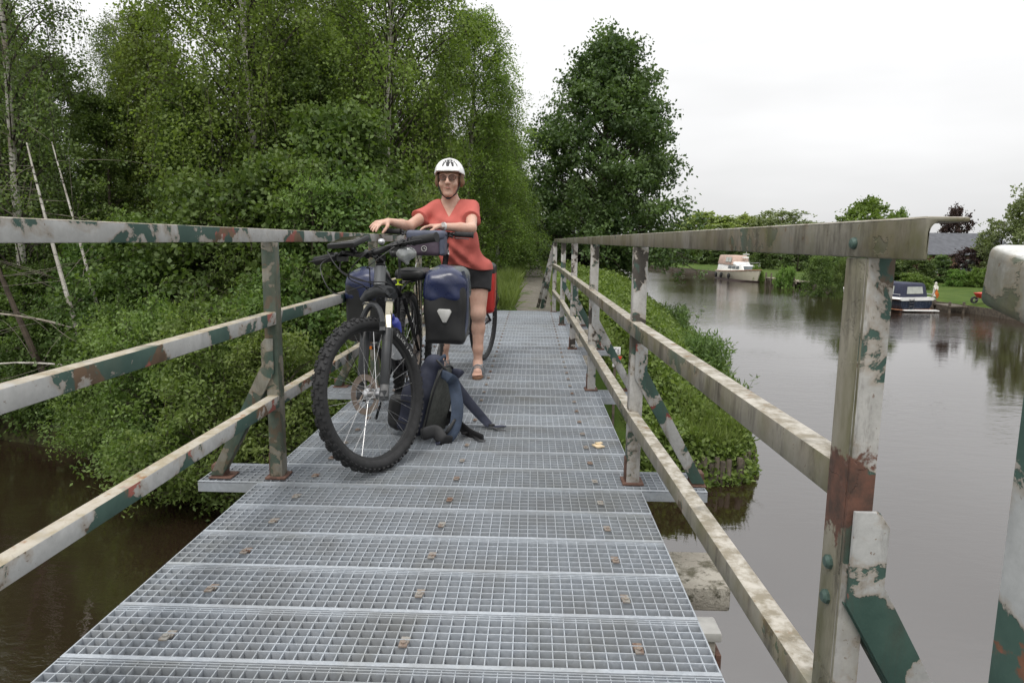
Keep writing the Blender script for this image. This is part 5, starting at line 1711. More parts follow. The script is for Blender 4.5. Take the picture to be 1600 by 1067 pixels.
def pannier(c, size, top_mat, body_mat, lab, flap_mat, reflector=True, tilt=0.0, shrink=0.012):
    cx, cy, cz = c
    w, d, h = size
    R_ = np.array(Matrix.Rotation(tilt, 3, 'Z'))
    root = thing('pannier', (cx, cy, cz - h / 2), lab, 'pannier')
    def loc(x, y, z):
        v = R_ @ np.array((x, y, z))
        return (cx + v[0], cy + v[1], cz + v[2])
    s = SDF((cx - w, cy - d, cz - h * 0.65), (cx + w, cy + d, cz + h * 0.65), 0.006)
    s.rbox(loc(0, 0, -h * 0.12), (w / 2, d / 2, h * 0.38), 0.035, 0.0, rot=R_)
    X, Y, Z = s.grid()
    s.F = s.F + (0.004 * np.sin(26 * Z + 9 * X) * np.sin(17 * X + 13 * Y) + 0.10 * np.clip(cz - 0.10 * h - Z, 0, 1) * 0.25).astype(np.float32)
    s.build('bag', body_mat, root)
    t = SDF((cx - w, cy - d, cz - h * 0.65), (cx + w, cy + d, cz + h * 0.65), 0.006)
    t.rbox(loc(0, 0, h * 0.14), (w / 2 + 0.004, d / 2 + 0.004, h * 0.17), 0.05, 0.0, rot=R_)
    t.ell(loc(0, 0.0, h * 0.30), (w * 0.47, d * 0.46, h * 0.12), 0.05, rot=R_)
    X, Y, Z = t.grid()
    t.F = t.F + (0.005 * np.sin(40 * X + 22 * Z) * np.sin(24 * Z + 11 * Y)).astype(np.float32)
    t.build('lid', top_mat, root)
    f = SDF((cx - w, cy - d, cz - h * 0.65), (cx + w, cy + d, cz + h * 0.70), 0.006)
    f.rbox(loc(0.006, 0.03, h * 0.27), (w / 2 - 0.004, d / 2 - 0.005, h * 0.13), 0.06, 0.0, rot=R_)
    f.build('top_flap', flap_mat, root)
    st_ = MB()
    for xx in (w * 0.42, ):
        st_.tube([loc(xx, -d / 2 + 0.03, h * 0.36), loc(w / 2 + 0.006, -d * 0.34, h * 0.2), loc(w / 2 + 0.004, -d * 0.36, -h * 0.25), loc(w * 0.40, -d * 0.40, -h * 0.49)], 0.009, 6, flat=0.35, ref=(0, 1, 0))
    st_.build('strap', M_bagblue, root)
    if reflector:
        tri = [loc(x, -d / 2 - 0.004, z) for x, z in ((-0.040, 0.030), (-0.030, 0.042), (0.032, 0.040), (0.042, 0.026), (0.012, -0.034), (-0.008, -0.034))]
        off2 = -h * 0.16
        tri = [(p[0], p[1], p[2] + off2) for p in tri]
        MB().prism(tri, (R_ @ np.array((0, 1, 0))).tolist(), 0.014).build('reflector', M_reflect, root, bevel=0.004)
    return root
pannier((-0.480, 3.90, 0.668), (0.235, 0.30, 0.48), M_blue, M_tarp, 'blue topped black pannier with a pale triangular reflector, right of the mountain bike', M_greyfab)
pannier((-0.935, 3.90, 0.662), (0.20, 0.30, 0.46), M_blue, M_tarp, 'blue topped black pannier on the left, half hidden behind the mountain bike\'s fork', M_greyfab, False)
rb = thing('rack_bag', (-0.64, 3.95, 0.78), 'flat black bag strapped on the mountain bike\'s rear rack', 'bag')
rs_ = SDF((-0.83, 3.74, 0.76), (-0.55, 4.16, 0.90), 0.006)
rs_.rbox((-0.685, 3.96, 0.815), (0.085, 0.15, 0.032), 0.028)
rs_.build('bag', M_tarp, rb)

# --- the second bicycle, between the person's legs
b2 = thing('touring_bike', (-0.60, 5.2, 0.0), 'black touring bike with a bar bag, straddled by the person behind the mountain bike', 'bicycle')
D2 = math.radians(-14)
U2 = Vector((0.24, 1.0, 0)).normalized()                    # rearwards
S2 = Vector((U2.y, -U2.x, 0))
A2 = (U2 * math.sin(HA) + Vector((0, 0, 1)) * math.cos(HA))
FP2 = (-U2 * math.cos(HA) + Vector((0, 0, 1)) * math.sin(HA))
N2 = S2 * math.cos(D2) + FP2 * math.sin(D2)
F2 = FP2 * math.cos(D2) - S2 * math.sin(D2)
H2 = Vector((-0.655, 4.66, 0.345))
NW = Vector((0.88, 0.47, 0.0)).normalized()
wheel(b2, H2, -N2, 0.345, 0.021, knobs=50, disc=False, spokes=24)
f2 = MB()
for s in (-1, 1):
    f2.tube([H2 + N2 * 0.055 * s, H2 + N2 * 0.055 * s + A2 * 0.36, H2 + N2 * 0.02 * s + A2 * 0.42], [0.012, 0.016, 0.018], 10)
f2.tube([H2 + A2 * 0.40, H2 + A2 * 0.46], 0.022, 12)
f2.build('fork', M_frame, b2)
h20, h21 = H2 + A2 * 0.45, H2 + A2 * 0.60
R2 = H2 + U2 * 1.10 + Vector((0, 0, 0.0))
BB2 = H2 + U2 * 0.66 + Vector((0, 0, -0.06))
S2T = H2 + U2 * 0.80 + Vector((0, 0, 0.42))
q = MB().tube([h20, h21], 0.021, 14).tube([h20 + A2 * 0.03, H2 + U2 * 0.42 + Vector((0, 0, 0.08)), BB2], 0.020, 12).tube([BB2, S2T], 0.016, 12)
for s in (-1, 1):
    q.tube([BB2 + S2 * 0.03 * s, R2 + S2 * 0.06 * s], 0.010, 8).tube([S2T - Vector((0, 0, 0.12)), R2 + S2 * 0.06 * s], 0.009, 8)
q.build('frame', M_frame, b2)
wheel(b2, R2, (-S2.x, -S2.y, 0), 0.345, 0.021, knobs=0, disc=False, spokes=24, name='rear_wheel')
MB().tube([S2T - Vector((0, 0, 0.02)), S2T + U2 * 0.02 + Vector((0, 0, 0.06))], 0.013, 10).build('seat_post', M_chrome, b2)
sa = SDF((-0.55, 5.25, 0.75), (-0.25, 5.65, 0.95), 0.008)
sp_ = S2T + U2 * 0.02 + Vector((0, 0, 0.075))
sa.ell(np.array(sp_ + U2 * 0.06), (0.085, 0.085, 0.028), 0.0)
sa.cap(np.array(sp_), np.array(sp_ - U2 * 0.10), 0.03, 0.02, 0.03)
sa.build('saddle', M_black, b2)
B2C = Vector((-0.718, 4.735, 1.056))
MB().tube([h21, h21 + A2 * 0.07, Vector((-0.705, 4.80, 1.03)), B2C], [0.014, 0.015, 0.014, 0.016], 12).build('stem', M_frame, b2)
MB().tube([h21 - A2 * 0.002, h21 + A2 * 0.03], [0.022, 0.019], 14).build('headset', M_chrome, b2)
AX2 = Vector((1, -0.02, -0.035)).normalized()
MB().tube([B2C - AX2 * 0.31, B2C - AX2 * 0.12, B2C, B2C + AX2 * 0.12, B2C + AX2 * 0.31], 0.0125, 12).build('handlebar', M_frame, b2)
grip_end(b2, B2C + AX2 * 0.185, B2C + AX2 * 0.315, 0.0185)
grip_end(b2, B2C - AX2 * 0.185, B2C - AX2 * 0.315, 0.0185)
brake_lever(b2, B2C + AX2 * 0.165, AX2, (0, -0.9, -0.45))
brake_lever(b2, B2C - AX2 * 0.165, -AX2, (0, -0.9, -0.45))
hose(b2, [B2C + AX2 * 0.10 + Vector((0, -0.05, -0.02)), (-0.66, 4.62, 0.92), (-0.70, 4.64, 0.80), tuple(h20 - A2 * 0.02)])
hose(b2, [B2C - AX2 * 0.10 + Vector((0, -0.05, -0.02)), (-0.76, 4.60, 0.86), (-0.72, 4.62, 0.74), tuple(h20 - A2 * 0.10)])
hose(b2, [B2C + Vector((-0.02, -0.06, -0.14)), (-0.78, 4.60, 0.84), (-0.775, 4.62, 0.72)], 0.003, M_spoke)
bb = thing('handlebar_bag', (-0.72, 4.62, 0.90), 'plum and slate handlebar bag hanging on the touring bike\'s bars', 'bag')
s = SDF((-0.92, 4.44, 0.84), (-0.52, 4.78, 1.12), 0.006)
s.rbox((-0.722, 4.615, 0.968), (0.118, 0.085, 0.066), 0.03)
X, Y, Z = s.grid()
s.F = s.F + (0.004 * np.sin(40 * X + 20 * Z)).astype(np.float32)
s.clip(0.905 - Z + 0.35 * np.clip(-0.76 - X, 0, 1))
s.build('bag', M_bagpurple, bb)
s = SDF((-0.92, 4.44, 0.98), (-0.52, 4.78, 1.12), 0.006)
s.rbox((-0.705, 4.620, 1.040), (0.128, 0.095, 0.032), 0.024)
s.build('lid', M_bagblue, bb)
s = SDF((-0.66, 4.44, 0.86), (-0.54, 4.78, 1.10), 0.006)
s.rbox((-0.597, 4.615, 0.985), (0.020, 0.080, 0.080), 0.018)
s.build('side_pocket', M_bagblue, bb)
lg = MB().lathe((-0.712, 4.526, 0.952), (0, -1, 0), [(0.016, 0), (0.019, 0), (0.019, 0.003), (0.016, 0.003)], 20, closed=True)
lg.tube([(-0.722, 4.523, 0.944), (-0.712, 4.522, 0.959), (-0.702, 4.523, 0.944)], 0.0028, 6)
lg.build('badge', M_reflect, bb)
rp = thing('pannier', (-0.37, 5.75, 0.40), 'red pannier on the touring bike, showing beside the person\'s left thigh', 'pannier')
s = SDF((-0.52, 5.50, 0.34), (-0.22, 6.0, 0.86), 0.008)
s.rbox((-0.375, 5.76, 0.60), (0.072, 0.15, 0.19), 0.04)
s.build('bag', M_red, rp)
s = SDF((-0.52, 5.50, 0.60), (-0.22, 6.0, 0.90), 0.008)
s.rbox((-0.375, 5.76, 0.77), (0.076, 0.155, 0.055), 0.045)
s.build('lid', M_tarp, rp)
MB().tube([(-0.296, 5.70, 0.80), (-0.285, 5.66, 0.62), (-0.295, 5.66, 0.46), (-0.31, 5.64, 0.44)], 0.009, 8, flat=0.5).tube([(-0.292, 5.64, 0.60), (-0.270, 5.63, 0.54), (-0.292, 5.64, 0.48)], 0.006, 6).build('strap', M_black, rp)

# ------------------------------------------------------------------ rucksack on the deck
M_navy = simple('navy_rucksack_fabric', (0.024, 0.028, 0.050), 0.7, 0, 0.35, 14, 0.35, 70)
M_steelblue = simple('slate_blue_strap', (0.050, 0.070, 0.110), 0.75, 0, 0.3, 14, 0.3, 80)
M_mesh = simple('grey_back_mesh', (0.075, 0.078, 0.070), 0.85, 0, 0.25, 50, 0.3, 150)
rk_ = thing('rucksack', (-0.56, 3.46, 0.0), 'navy hiking rucksack standing on the grating with its straps trailing to the right', 'rucksack')
rot_p = Matrix.Rotation(math.radians(-24), 3, 'Z') @ Matrix.Rotation(math.radians(14), 3, 'Y')
RP = np.array(rot_p)
def rp_(x, y, z):
    v = RP @ np.array((x, y, z))
    return (-0.590 + v[0], 3.47 + v[1], 0.01 + v[2])
s = SDF((-0.86, 3.22, -0.005), (-0.30, 3.74, 0.52), 0.006)
s.rbox(rp_(0, 0, 0.15), (0.085, 0.125, 0.135), 0.05, rot=RP)
s.ell(rp_(0.01, 0, 0.30), (0.070, 0.10, 0.11), 0.06, rot=RP)
s.ell(rp_(0.02, 0, 0.40), (0.035, 0.055, 0.035), 0.04, rot=RP)
X, Y, Z = s.grid()
s.F = s.F + (0.006 * np.sin(34 * Z + 12 * X + 9 * Y) * np.sin(20 * Y + 13 * X)).astype(np.float32)
s.clip(0.004 - Z + 0 * X + 0 * Y)
s.build('pack_body', M_navy, rk_)
s = SDF((-0.90, 3.20, -0.005), (-0.40, 3.74, 0.36), 0.006)
s.rbox(rp_(-0.085, -0.02, 0.105), (0.055, 0.105, 0.10), 0.045, rot=RP)
X, Y, Z = s.grid()
s.F = s.F + (0.005 * np.sin(30 * Z + 20 * Y)).astype(np.float32)
s.clip(0.004 - Z + 0 * X + 0 * Y)
s.build('front_pocket', M_tarp, rk_)
b = MB()
b.prism([rp_(0.092, -0.105, 0.03), rp_(0.092, 0.105, 0.03), rp_(0.094, 0.095, 0.28), rp_(0.084, 0.05, 0.385), rp_(0.084, -0.05, 0.385), rp_(0.094, -0.095, 0.28)], rot_p @ Vector((1, 0, 0)), 0.022)
b.build('back_panel', M_mesh, rk_, bevel=0.006)
def strap(name, pts, w, t, mat, ref=(0, 1, 0)):
    P_ = [Vector(p) for p in pts]
    out, ws = [], []
    for i in range(len(P_) - 1):
        p0, p1, p2, p3 = P_[max(i - 1, 0)], P_[i], P_[i + 1], P_[min(i + 2, len(P_) - 1)]
        for k in range(6):
            u = k / 6
            out.append(0.5 * ((2 * p1) + (p2 - p0) * u + (2 * p0 - 5 * p1 + 4 * p2 - p3) * u * u + (3 * p1 - p0 - 3 * p2 + p3) * u ** 3))
    out.append(P_[-1])
    n_ = len(out)
    return MB().tube(out, [w * (0.75 + 0.35 * math.sin(math.pi * i / (n_ - 1))) for i in range(n_)], 12, flat=t, ref=ref).build(name, mat, rk_)
strap('shoulder_strap', [rp_(0.085, -0.045, 0.37), rp_(0.15, -0.06, 0.37), (-0.385, 3.38, 0.29), (-0.365, 3.36, 0.18), (-0.372, 3.34, 0.09), (-0.395, 3.33, 0.03), (-0.430, 3.32, 0.008)], 0.029, 0.26, M_steelblue, (0.6, 1, 0))
strap('shoulder_strap', [rp_(0.085, 0.055, 0.36), rp_(0.14, 0.07, 0.36), (-0.395, 3.52, 0.27), (-0.33, 3.56, 0.16), (-0.255, 3.60, 0.06), (-0.215, 3.60, 0.018)], 0.027, 0.26, M_navy, (0.6, 1, 0))
strap('webbing', [(-0.225, 3.60, 0.022), (-0.19, 3.60, 0.012), (-0.15, 3.62, 0.010), (-0.125, 3.62, 0.008)], 0.013, 0.25, M_navy, (0, 0, 1))
strap('webbing', [(-0.215, 3.585, 0.020), (-0.17, 3.56, 0.008), (-0.125, 3.545, 0.006)], 0.008, 0.25, M_black, (0, 0, 1))
strap('webbing', [(-0.43, 3.33, 0.02), (-0.455, 3.315, 0.012), (-0.452, 3.28, 0.006)], 0.013, 0.25, M_navy, (0, 0, 1))
strap('hip_belt', [rp_(0.09, -0.10, 0.06), rp_(0.12, -0.15, 0.075), (-0.47, 3.31, 0.06), (-0.43, 3.30, 0.022), (-0.39, 3.33, 0.012)], 0.030, 0.24, M_tarp, (0.4, 1, 0))
strap('hip_belt', [rp_(0.09, 0.10, 0.06), (-0.42, 3.52, 0.085), (-0.36, 3.46, 0.05), (-0.30, 3.42, 0.020), (-0.235, 3.38, 0.010)], 0.032, 0.30, M_tarp, (0.2, 1, 0))
strap('webbing', [(-0.30, 3.43, 0.02), (-0.26, 3.36, 0.010), (-0.22, 3.35, 0.006)], 0.008, 0.3, M_black, (0, 0, 1))
for p in ((-0.335, 3.415, 0.026), (-0.205, 3.598, 0.020)):
    MB().box(p, (0.032, 0.024, 0.012), Matrix.Rotation(0.5, 3, 'Z')).build('buckle', M_black, rk_, bevel=0.003)
strap('compression_strap', [rp_(0.07, -0.131, 0.21), rp_(-0.06, -0.131, 0.19), rp_(-0.13, -0.10, 0.16)], 0.007, 0.35, M_black, (0, 0, 1))
strap('compression_strap', [rp_(0.07, -0.132, 0.09), rp_(-0.04, -0.131, 0.08), rp_(-0.12, -0.11, 0.07)], 0.007, 0.35, M_black, (0, 0, 1))
strap('zip', [rp_(0.02, -0.118, 0.30), rp_(-0.055, -0.09, 0.285), rp_(-0.075, 0.0, 0.28), rp_(-0.05, 0.09, 0.285)], 0.004, 0.8, M_black, (0, 0, 1))
strap('piping', [rp_(0.098, -0.108, 0.03), rp_(0.100, -0.098, 0.28), rp_(0.092, -0.05, 0.39), rp_(0.092, 0.05, 0.39), rp_(0.100, 0.098, 0.28), rp_(0.098, 0.108, 0.03)], 0.006, 0.9, M_black)
strap('load_strap', [(-0.385, 3.375, 0.285), rp_(0.11, -0.05, 0.40), rp_(0.05, -0.05, 0.43)], 0.006, 0.4, M_black)
strap('webbing', [(-0.372, 3.335, 0.12), (-0.41, 3.31, 0.06), (-0.44, 3.34, 0.03)], 0.008, 0.3, M_black)
strap('haul_loop', [rp_(0.05, -0.03, 0.415), rp_(0.07, -0.01, 0.455), rp_(0.06, 0.02, 0.42)], 0.008, 0.5, M_steelblue)

# ------------------------------------------------------------------ small things on and beside the bridge
b = MB().box((0.345, 3.30, 0.006), (0.042, 0.055, 0.007), Matrix.Rotation(0.5, 3, 'Z')).box((0.350, 3.325, 0.013), (0.036, 0.02, 0.006), Matrix.Rotation(0.4, 3, 'Z'))
tag(b.build('wood_chip', simple('pale_wood_chip', (0.60, 0.48, 0.31), 0.8, 0, 0.3, 30), None, bevel=0.001), 'small pale yellow chip of wood lying on the grating near the right railing', 'litter')
sg = thing('waymark_sign', (1.24, 9.9, -1.9), 'small white and red waymark plate on a stake in the nettles', 'sign')
M_signw = simple('white_sign', (0.78, 0.78, 0.78), 0.5, 0, 0.05)
M_signr = simple('red_sign', (0.55, 0.05, 0.03), 0.5, 0, 0.1)
MB().box((1.24, 9.905, -1.35), (0.035, 0.03, 1.5)).build('stake', M_wood, sg)
MB().box((1.262, 9.88, -0.56), (0.105, 0.008, 0.115)).build('plate', M_signw, sg, bevel=0.002)
ink = MB()
for pts_ in ([(-0.030, -0.035), (-0.030, 0.030), (-0.005, 0.036)], [(0.030, 0.034), (0.004, 0.018), (0.030, 0.004), (0.004, -0.012)], [(-0.014, -0.036), (0.020, -0.034), (0.034, -0.022)]):
    ink.tube([(1.262 + x, 9.875, -0.56 + z) for x, z in pts_], 0.0045, 4)
ink.build('marking', M_black, sg)
MB().prism([(1.262 + x, 9.885, -0.675 + z) for x, z in ((-0.075, 0.035), (0.080, 0.035), (0.06, -0.01), (0.03, -0.045), (-0.02, -0.05), (-0.055, -0.015))], (0, 1, 0), 0.008).build('red_plate', M_signr, sg, bevel=0.002)
MB().box((1.262, 9.88, -0.775), (0.12, 0.006, 0.045)).build('lower_plate', M_signw, sg, bevel=0.002)

# ------------------------------------------------------------------ boats
M_ivory = simple('ivory_gelcoat', (0.66, 0.62, 0.50), 0.35, 0, 0.06, 3)
M_wgel = simple('white_gelcoat', (0.78, 0.78, 0.76), 0.3, 0, 0.05, 3)
M_navyhull = simple('navy_hull_paint', (0.020, 0.027, 0.045), 0.25, 0, 0.2, 3)
M_navycanvas = simple('navy_canvas', (0.028, 0.032, 0.060), 0.8, 0, 0.25, 4, 0.3, 12)
M_beige = simple('faded_pink_canvas', (0.50, 0.36, 0.30), 0.8, 0, 0.15, 3, 0.3, 8)
M_glass = simple('dark_boat_glass', (0.07, 0.085, 0.09), 0.08, 0, 0.2, 2)
M_pane = simple('pale_vinyl_pane', (0.42, 0.44, 0.40), 0.15, 0, 0.15, 4)
M_rub = simple('varnished_rubbing_strake', (0.33, 0.16, 0.09), 0.4, 0, 0.2, 5)
M_antifoul = simple('dark_antifouling', (0.035, 0.02, 0.018), 0.7, 0, 0.3, 4)

class Boat:
    def __init__(s, name, pos, heading, label):
        s.o = Vector(pos)
        s.fx = Vector((heading[0], heading[1], 0)).normalized()
        s.fy = Vector((-s.fx.y, s.fx.x, 0))
        s.root = thing(name, pos, label, 'boat')
        s.dx = 0.0
    def p(s, x, y, z):
        return s.o + s.fx * x + s.fy * y + Vector((0, 0, z))
    def hull(s, L, B, hs, hb, zlow, zhigh_fn, mat, name, n=16, inset=0.0, fl=0.72, full=0.55, cap_top=True):
        """band of hull between zlow and the sheer: sections from stern to stem"""
        secs = []
        for i in range(n):
            t = i / (n - 1)
            u = max(0.0, (t - full) / (1 - full))
            hb_ = B / 2 * (0.90 + 0.10 * min(1, t / 0.3)) * (1 - u ** 2.3) + 0.015 - inset
            x = -L / 2 + L * t + s.dx
            zt = zhigh_fn(t)
            rake = 0.10 * L * u * 0.5
            k = fl + (1 - fl) * 0.4
            secs.append([s.p(x + rake, hb_, zt), s.p(x + rake * 0.6, hb_ * (fl + 0.18), (zlow + zt) / 2), s.p(x, hb_ * fl, zlow), s.p(x, -hb_ * fl, zlow), s.p(x + rake * 0.6, -hb_ * (fl + 0.18), (zlow + zt) / 2), s.p(x + rake, -hb_, zt)])
        b_ = MB().loft(secs)
        return b_.build(name, mat, s.root, sharp=50)
    def boxy(s, x0, x1, w0, w1, z0, z1, mat, name, rake0=0.0, rake1=0.0, tw=0.9, bevel=0.04, parent=None):
        secs = [[s.p(x0, w0 / 2, z0), s.p(x1, w1 / 2, z0), s.p(x1, -w1 / 2, z0), s.p(x0, -w0 / 2, z0)],
                [s.p(x0 + rake0, w0 / 2 * tw, z1), s.p(x1 - rake1, w1 / 2 * tw, z1), s.p(x1 - rake1, -w1 / 2 * tw, z1), s.p(x0 + rake0, -w0 / 2 * tw, z1)]]
        return MB().loft(secs).build(name, mat, parent or s.root, bevel=bevel)
    def panel(s, pts, mat, name, parent, t=0.02):
        P_ = [s.p(*q) for q in pts]
        n = (P_[1] - P_[0]).cross(P_[2] - P_[0])
        return MB().prism(P_, n, t).build(name, mat, parent)

# white motor cruiser
c1 = Boat('motor_cruiser', (20.85, 69.0, WZ), (0.14, -0.99), 'white motor cruiser with a faded pink canopy, moored at the far lawn')
sheer1 = lambda t: 0.86 + 0.34 * t * t
c1.hull(7.2, 2.5, 0, 0, -0.25, lambda t: 0.12, M_antifoul, 'bottom', inset=0.02, fl=0.9)
hull1 = c1.hull(7.2, 2.55, 0, 0, 0.11, sheer1, M_ivory, 'hull')
for sy in (1, -1):
    pts_ = []
    for i in range(15):
        t = i / 14
        u = max(0, (t - 0.55) / 0.45)
        pts_.append(c1.p(-3.6 + 7.2 * t + 0.36 * u, sy * (2.55 / 2 * (0.90 + 0.10 * min(1, t / 0.3)) * (1 - u ** 2.3) + 0.02), sheer1(t) - 0.03))
    MB().tube(pts_, 0.045, 6).build('rubbing_strake', M_rub, hull1)
cab1 = c1.boxy(-3.3, 2.2, 2.25, 1.45, 0.84, 1.52, M_wgel, 'cabin', 0.0, 0.75, 0.86)
for sy in (1, -1):
    for (xa, xb) in ((-1.05, -0.35), (-0.25, 0.45), (0.55, 1.15)):
        def wy(x, z):
            f = (x + 3.3) / 5.5
            return sy * ((2.25 + (1.45 - 2.25) * f) / 2 * (1 - 0.14 * (z - 0.84) / 0.68) + 0.012)
        c1.panel([(xa, wy(xa, 1.12), 1.12), (xb, wy(xb, 1.12), 1.12), (xb - 0.06, wy(xb - .06, 1.40), 1.40), (xa, wy(xa, 1.40), 1.40)], M_glass, 'window', cab1)
c1.panel([(2.03, 0.6, 1.02), (2.03, -0.6, 1.02), (1.62, -0.54, 1.42), (1.62, 0.54, 1.42)], M_glass, 'window', cab1)
fly = c1.boxy(-2.4, 0.35, 2.0, 1.6, 1.52, 1.80, M_wgel, 'flybridge', 0, 0.25, 0.92)
can1 = c1.boxy(-3.4, -0.1, 2.1, 1.85, 1.50, 2.42, M_beige, 'canopy', 0.12, 0.30, 0.84, bevel=0.10)
for sy in (1, -1):
    for xa in (-1.55, -0.85):
        c1.panel([(xa, sy * (0.985 + 0.0), 1.78), (xa + 0.55, sy * 0.955, 1.78), (xa + 0.48, sy * 0.865, 2.24), (xa, sy * 0.885, 2.24)], M_pane, 'pane', can1, 0.03)
ms = MB().tube([c1.p(0.1, 0.4, 1.75), c1.p(0.1, 0.4, 2.85)], 0.03, 6).box(c1.p(0.1, 0.35, 2.25), (0.5, 0.5, 0.14)).box(c1.p(0.1, 0.4, 2.55), (0.6, 0.12, 0.08))
ms.build('mast', M_wgel, c1.root)
rl = MB()
for sy in (1, -1):
    pr_ = [c1.p(x, sy * y, z) for x, y, z in ((0.2, 1.17, 1.35), (1.8, 0.93, 1.55), (3.2, 0.38, 1.78), (3.75, 0.03, 1.82))]
    rl.tube(pr_, 0.02, 6)
    for x, y, z in ((0.2, 1.17, 0.9), (1.0, 1.07, 0.95), (1.8, 0.93, 1.0), (2.6, 0.65, 1.08), (3.2, 0.38, 1.14)):
        rl.tube([c1.p(x, sy * y, z), c1.p(x, sy * y, z + 0.5)], 0.015, 5)
rl.build('pulpit_rail', M_chrome, c1.root)
for x in (-2.9, -1.6, 0.2):
    MB().ball(c1.p(x, 1.36, 0.42), (0.16, 0.16, 0.30), 10).build('fender', M_black, c1.root)
    MB().ball(c1.p(x, -1.36, 0.42), (0.16, 0.16, 0.30), 10).build('fender', M_black, c1.root)
# navy boat with canvas hood, stern towards the bridge
c2 = Boat('navy_cruiser', (20.25, 41.2, WZ), (-0.30, 0.954), 'navy hulled cabin boat with a dark blue canvas hood and cream gunwale')
c2.dx = -0.6
sheer2 = lambda t: 0.70 + 0.32 * max(0, t - 0.25) ** 1.5
c2.hull(5.2, 2.3, 0, 0, -0.2, lambda t: 0.10, M_antifoul, 'bottom', inset=0.02, fl=0.9)
hull2 = c2.hull(5.2, 2.3, 0, 0, 0.09, sheer2, M_navyhull, 'hull', fl=0.84)
c2.hull(5.24, 2.36, 0, 0, 0.10, lambda t: 0.145, M_rub, 'boot_stripe', fl=0.99)
c2.hull(5.3, 2.40, 0, 0, 0.62, lambda t: sheer2(t) + 0.09, M_wgel, 'gunwale', fl=0.965)
cab2 = c2.boxy(-0.2, 1.4, 1.8, 1.15, 0.70, 1.22, M_wgel, 'cabin', 0.25, 0.5, 0.88)
for sy in (1, -1):
    for x in (0.45, 0.85):
        MB().lathe(c2.p(x, sy * (0.905 - 0.20 * (x + 0.2) - 0.04), 0.98), c2.fy * sy, [(0.0001, 0.03), (0.085, 0.03), (0.10, 0.0)], 14).build('porthole', M_glass, cab2)
ws = MB()
ws.prism([c2.p(0.02, 0.86, 1.2), c2.p(0.02, -0.86, 1.2), c2.p(-0.35, -0.78, 1.62), c2.p(-0.35, 0.78, 1.62)], c2.fx, 0.03)
ws.build('windscreen', M_glass, c2.root)
hood = c2.boxy(-3.05, 0.02, 1.95, 1.85, 0.74, 1.56, M_navycanvas, 'hood', 0.10, 0.42, 0.80, bevel=0.13)
for sy in (1, -1):
    c2.panel([(-2.5, sy * 0.945, 0.95), (-1.55, sy * 0.93, 0.95), (-1.55, sy * 0.84, 1.38), (-2.45, sy * 0.855, 1.38)], M_pane, 'pane', hood, 0.03)
    c2.panel([(-0.95, sy * 0.92, 1.02), (-0.35, sy * 0.91, 1.02), (-0.42, sy * 0.845, 1.36), (-0.95, sy * 0.855, 1.36)], M_pane, 'pane', hood, 0.03)
c2.panel([(-3.035, 0.55, 0.98), (-3.035, -0.55, 0.98), (-2.985, -0.5, 1.36), (-2.985, 0.5, 1.36)], M_pane, 'pane', hood, 0.04)
ld = MB()
for y in (0.25, 0.55):
    ld.tube([c2.p(-3.27, y, 0.05), c2.p(-3.27, y, 0.72)], 0.02, 6)
for z in (0.15, 0.32, 0.49, 0.66):
    ld.tube([c2.p(-3.27, 0.25, z), c2.p(-3.27, 0.55, z)], 0.02, 6)
ld.build('boarding_ladder', M_chrome, c2.root)
MB().box(c2.p(-3.45, 0, 0.10), (1.9, 0.42, 0.06)).build('bathing_platform', M_wgel, c2.root, bevel=0.01)
ra = MB()
for sy in (1, -1):
    ra.tube([c2.p(-3.1, sy * 1.08, 0.95), c2.p(-1.6, sy * 1.12, 0.97), c2.p(0.2, sy * 1.05, 1.05)], 0.02, 6)
    for x in (-3.1, -1.6, 0.2):
        ra.tube([c2.p(x, sy * 1.09, 0.75), c2.p(x, sy * 1.09, 0.98)], 0.016, 5)
ra.build('side_rail', M_chrome, c2.root)
MB().tube([c2.p(-0.25, 0.6, 1.6), c2.p(-0.15, 0.6, 2.1)], 0.018, 6).build('mast', M_chrome, c2.root)
fg = thing('ensign', tuple(c2.p(-3.2, -0.95, 0.78)), 'small orange and red flag on a staff at the navy boat\'s stern', 'flag')
MB().tube([c2.p(-3.2, -0.95, 0.75), c2.p(-3.45, -1.05, 1.30)], 0.018, 6).build('staff', M_rub, fg)
secs = [[c2.p(-3.44 - 0.01 * k, -1.05 - 0.03 * k, 1.28 - 0.07 * k + 0.02 * math.sin(k * 2)), c2.p(-3.36 - 0.01 * k, -1.01 - 0.03 * k, 1.02 - 0.06 * k)] for k in range(6)]
MB().loft(secs, caps=False, closed=False).build('cloth', simple('orange_flag_cloth', (0.62, 0.17, 0.03), 0.8, 0, 0.5, 3), fg)

# ------------------------------------------------------------------ far bank: landing stages, bank boards, house, lawn things
M_plank = simple('weathered_planks', (0.24, 0.205, 0.165), 0.9, 0, 0.35, 3, 0.5, 14)
ls = thing('landing_stage', (21.6, 57.5, WZ), 'grey wooden landing stage beside the bow of the white cruiser', 'jetty')
b = MB()
for k in range(22):
    b.box((22.3 + 0.012 * k, 64.0 - 0.30 * k, WZ + 0.52), (1.5, 0.27, 0.05))
b.build('decking', M_plank, ls)
for k in range(6):
    MB().lathe((21.6 + 0.06 * k, 63.8 - 1.2 * k, WZ), (0, 0, 1), [(0.075, -1.2), (0.075, 0.95), (0.05, 1.0), (0.0001, 1.0)], 8).build('post', M_wood, ls)
MB().beam((21.7, 64.1, WZ + 0.40), (21.95, 57.4, WZ + 0.40), 0.06, 0.16).build('edge_beam', M_plank, ls)
ls2 = thing('landing_stage', (23.2, 37.6, WZ), 'low dark landing stage behind the stern of the navy boat', 'jetty')
MB().box((23.15, 38.4, WZ + 0.36), (1.0, 1.6, 0.07)).build('decking', M_wood, ls2)
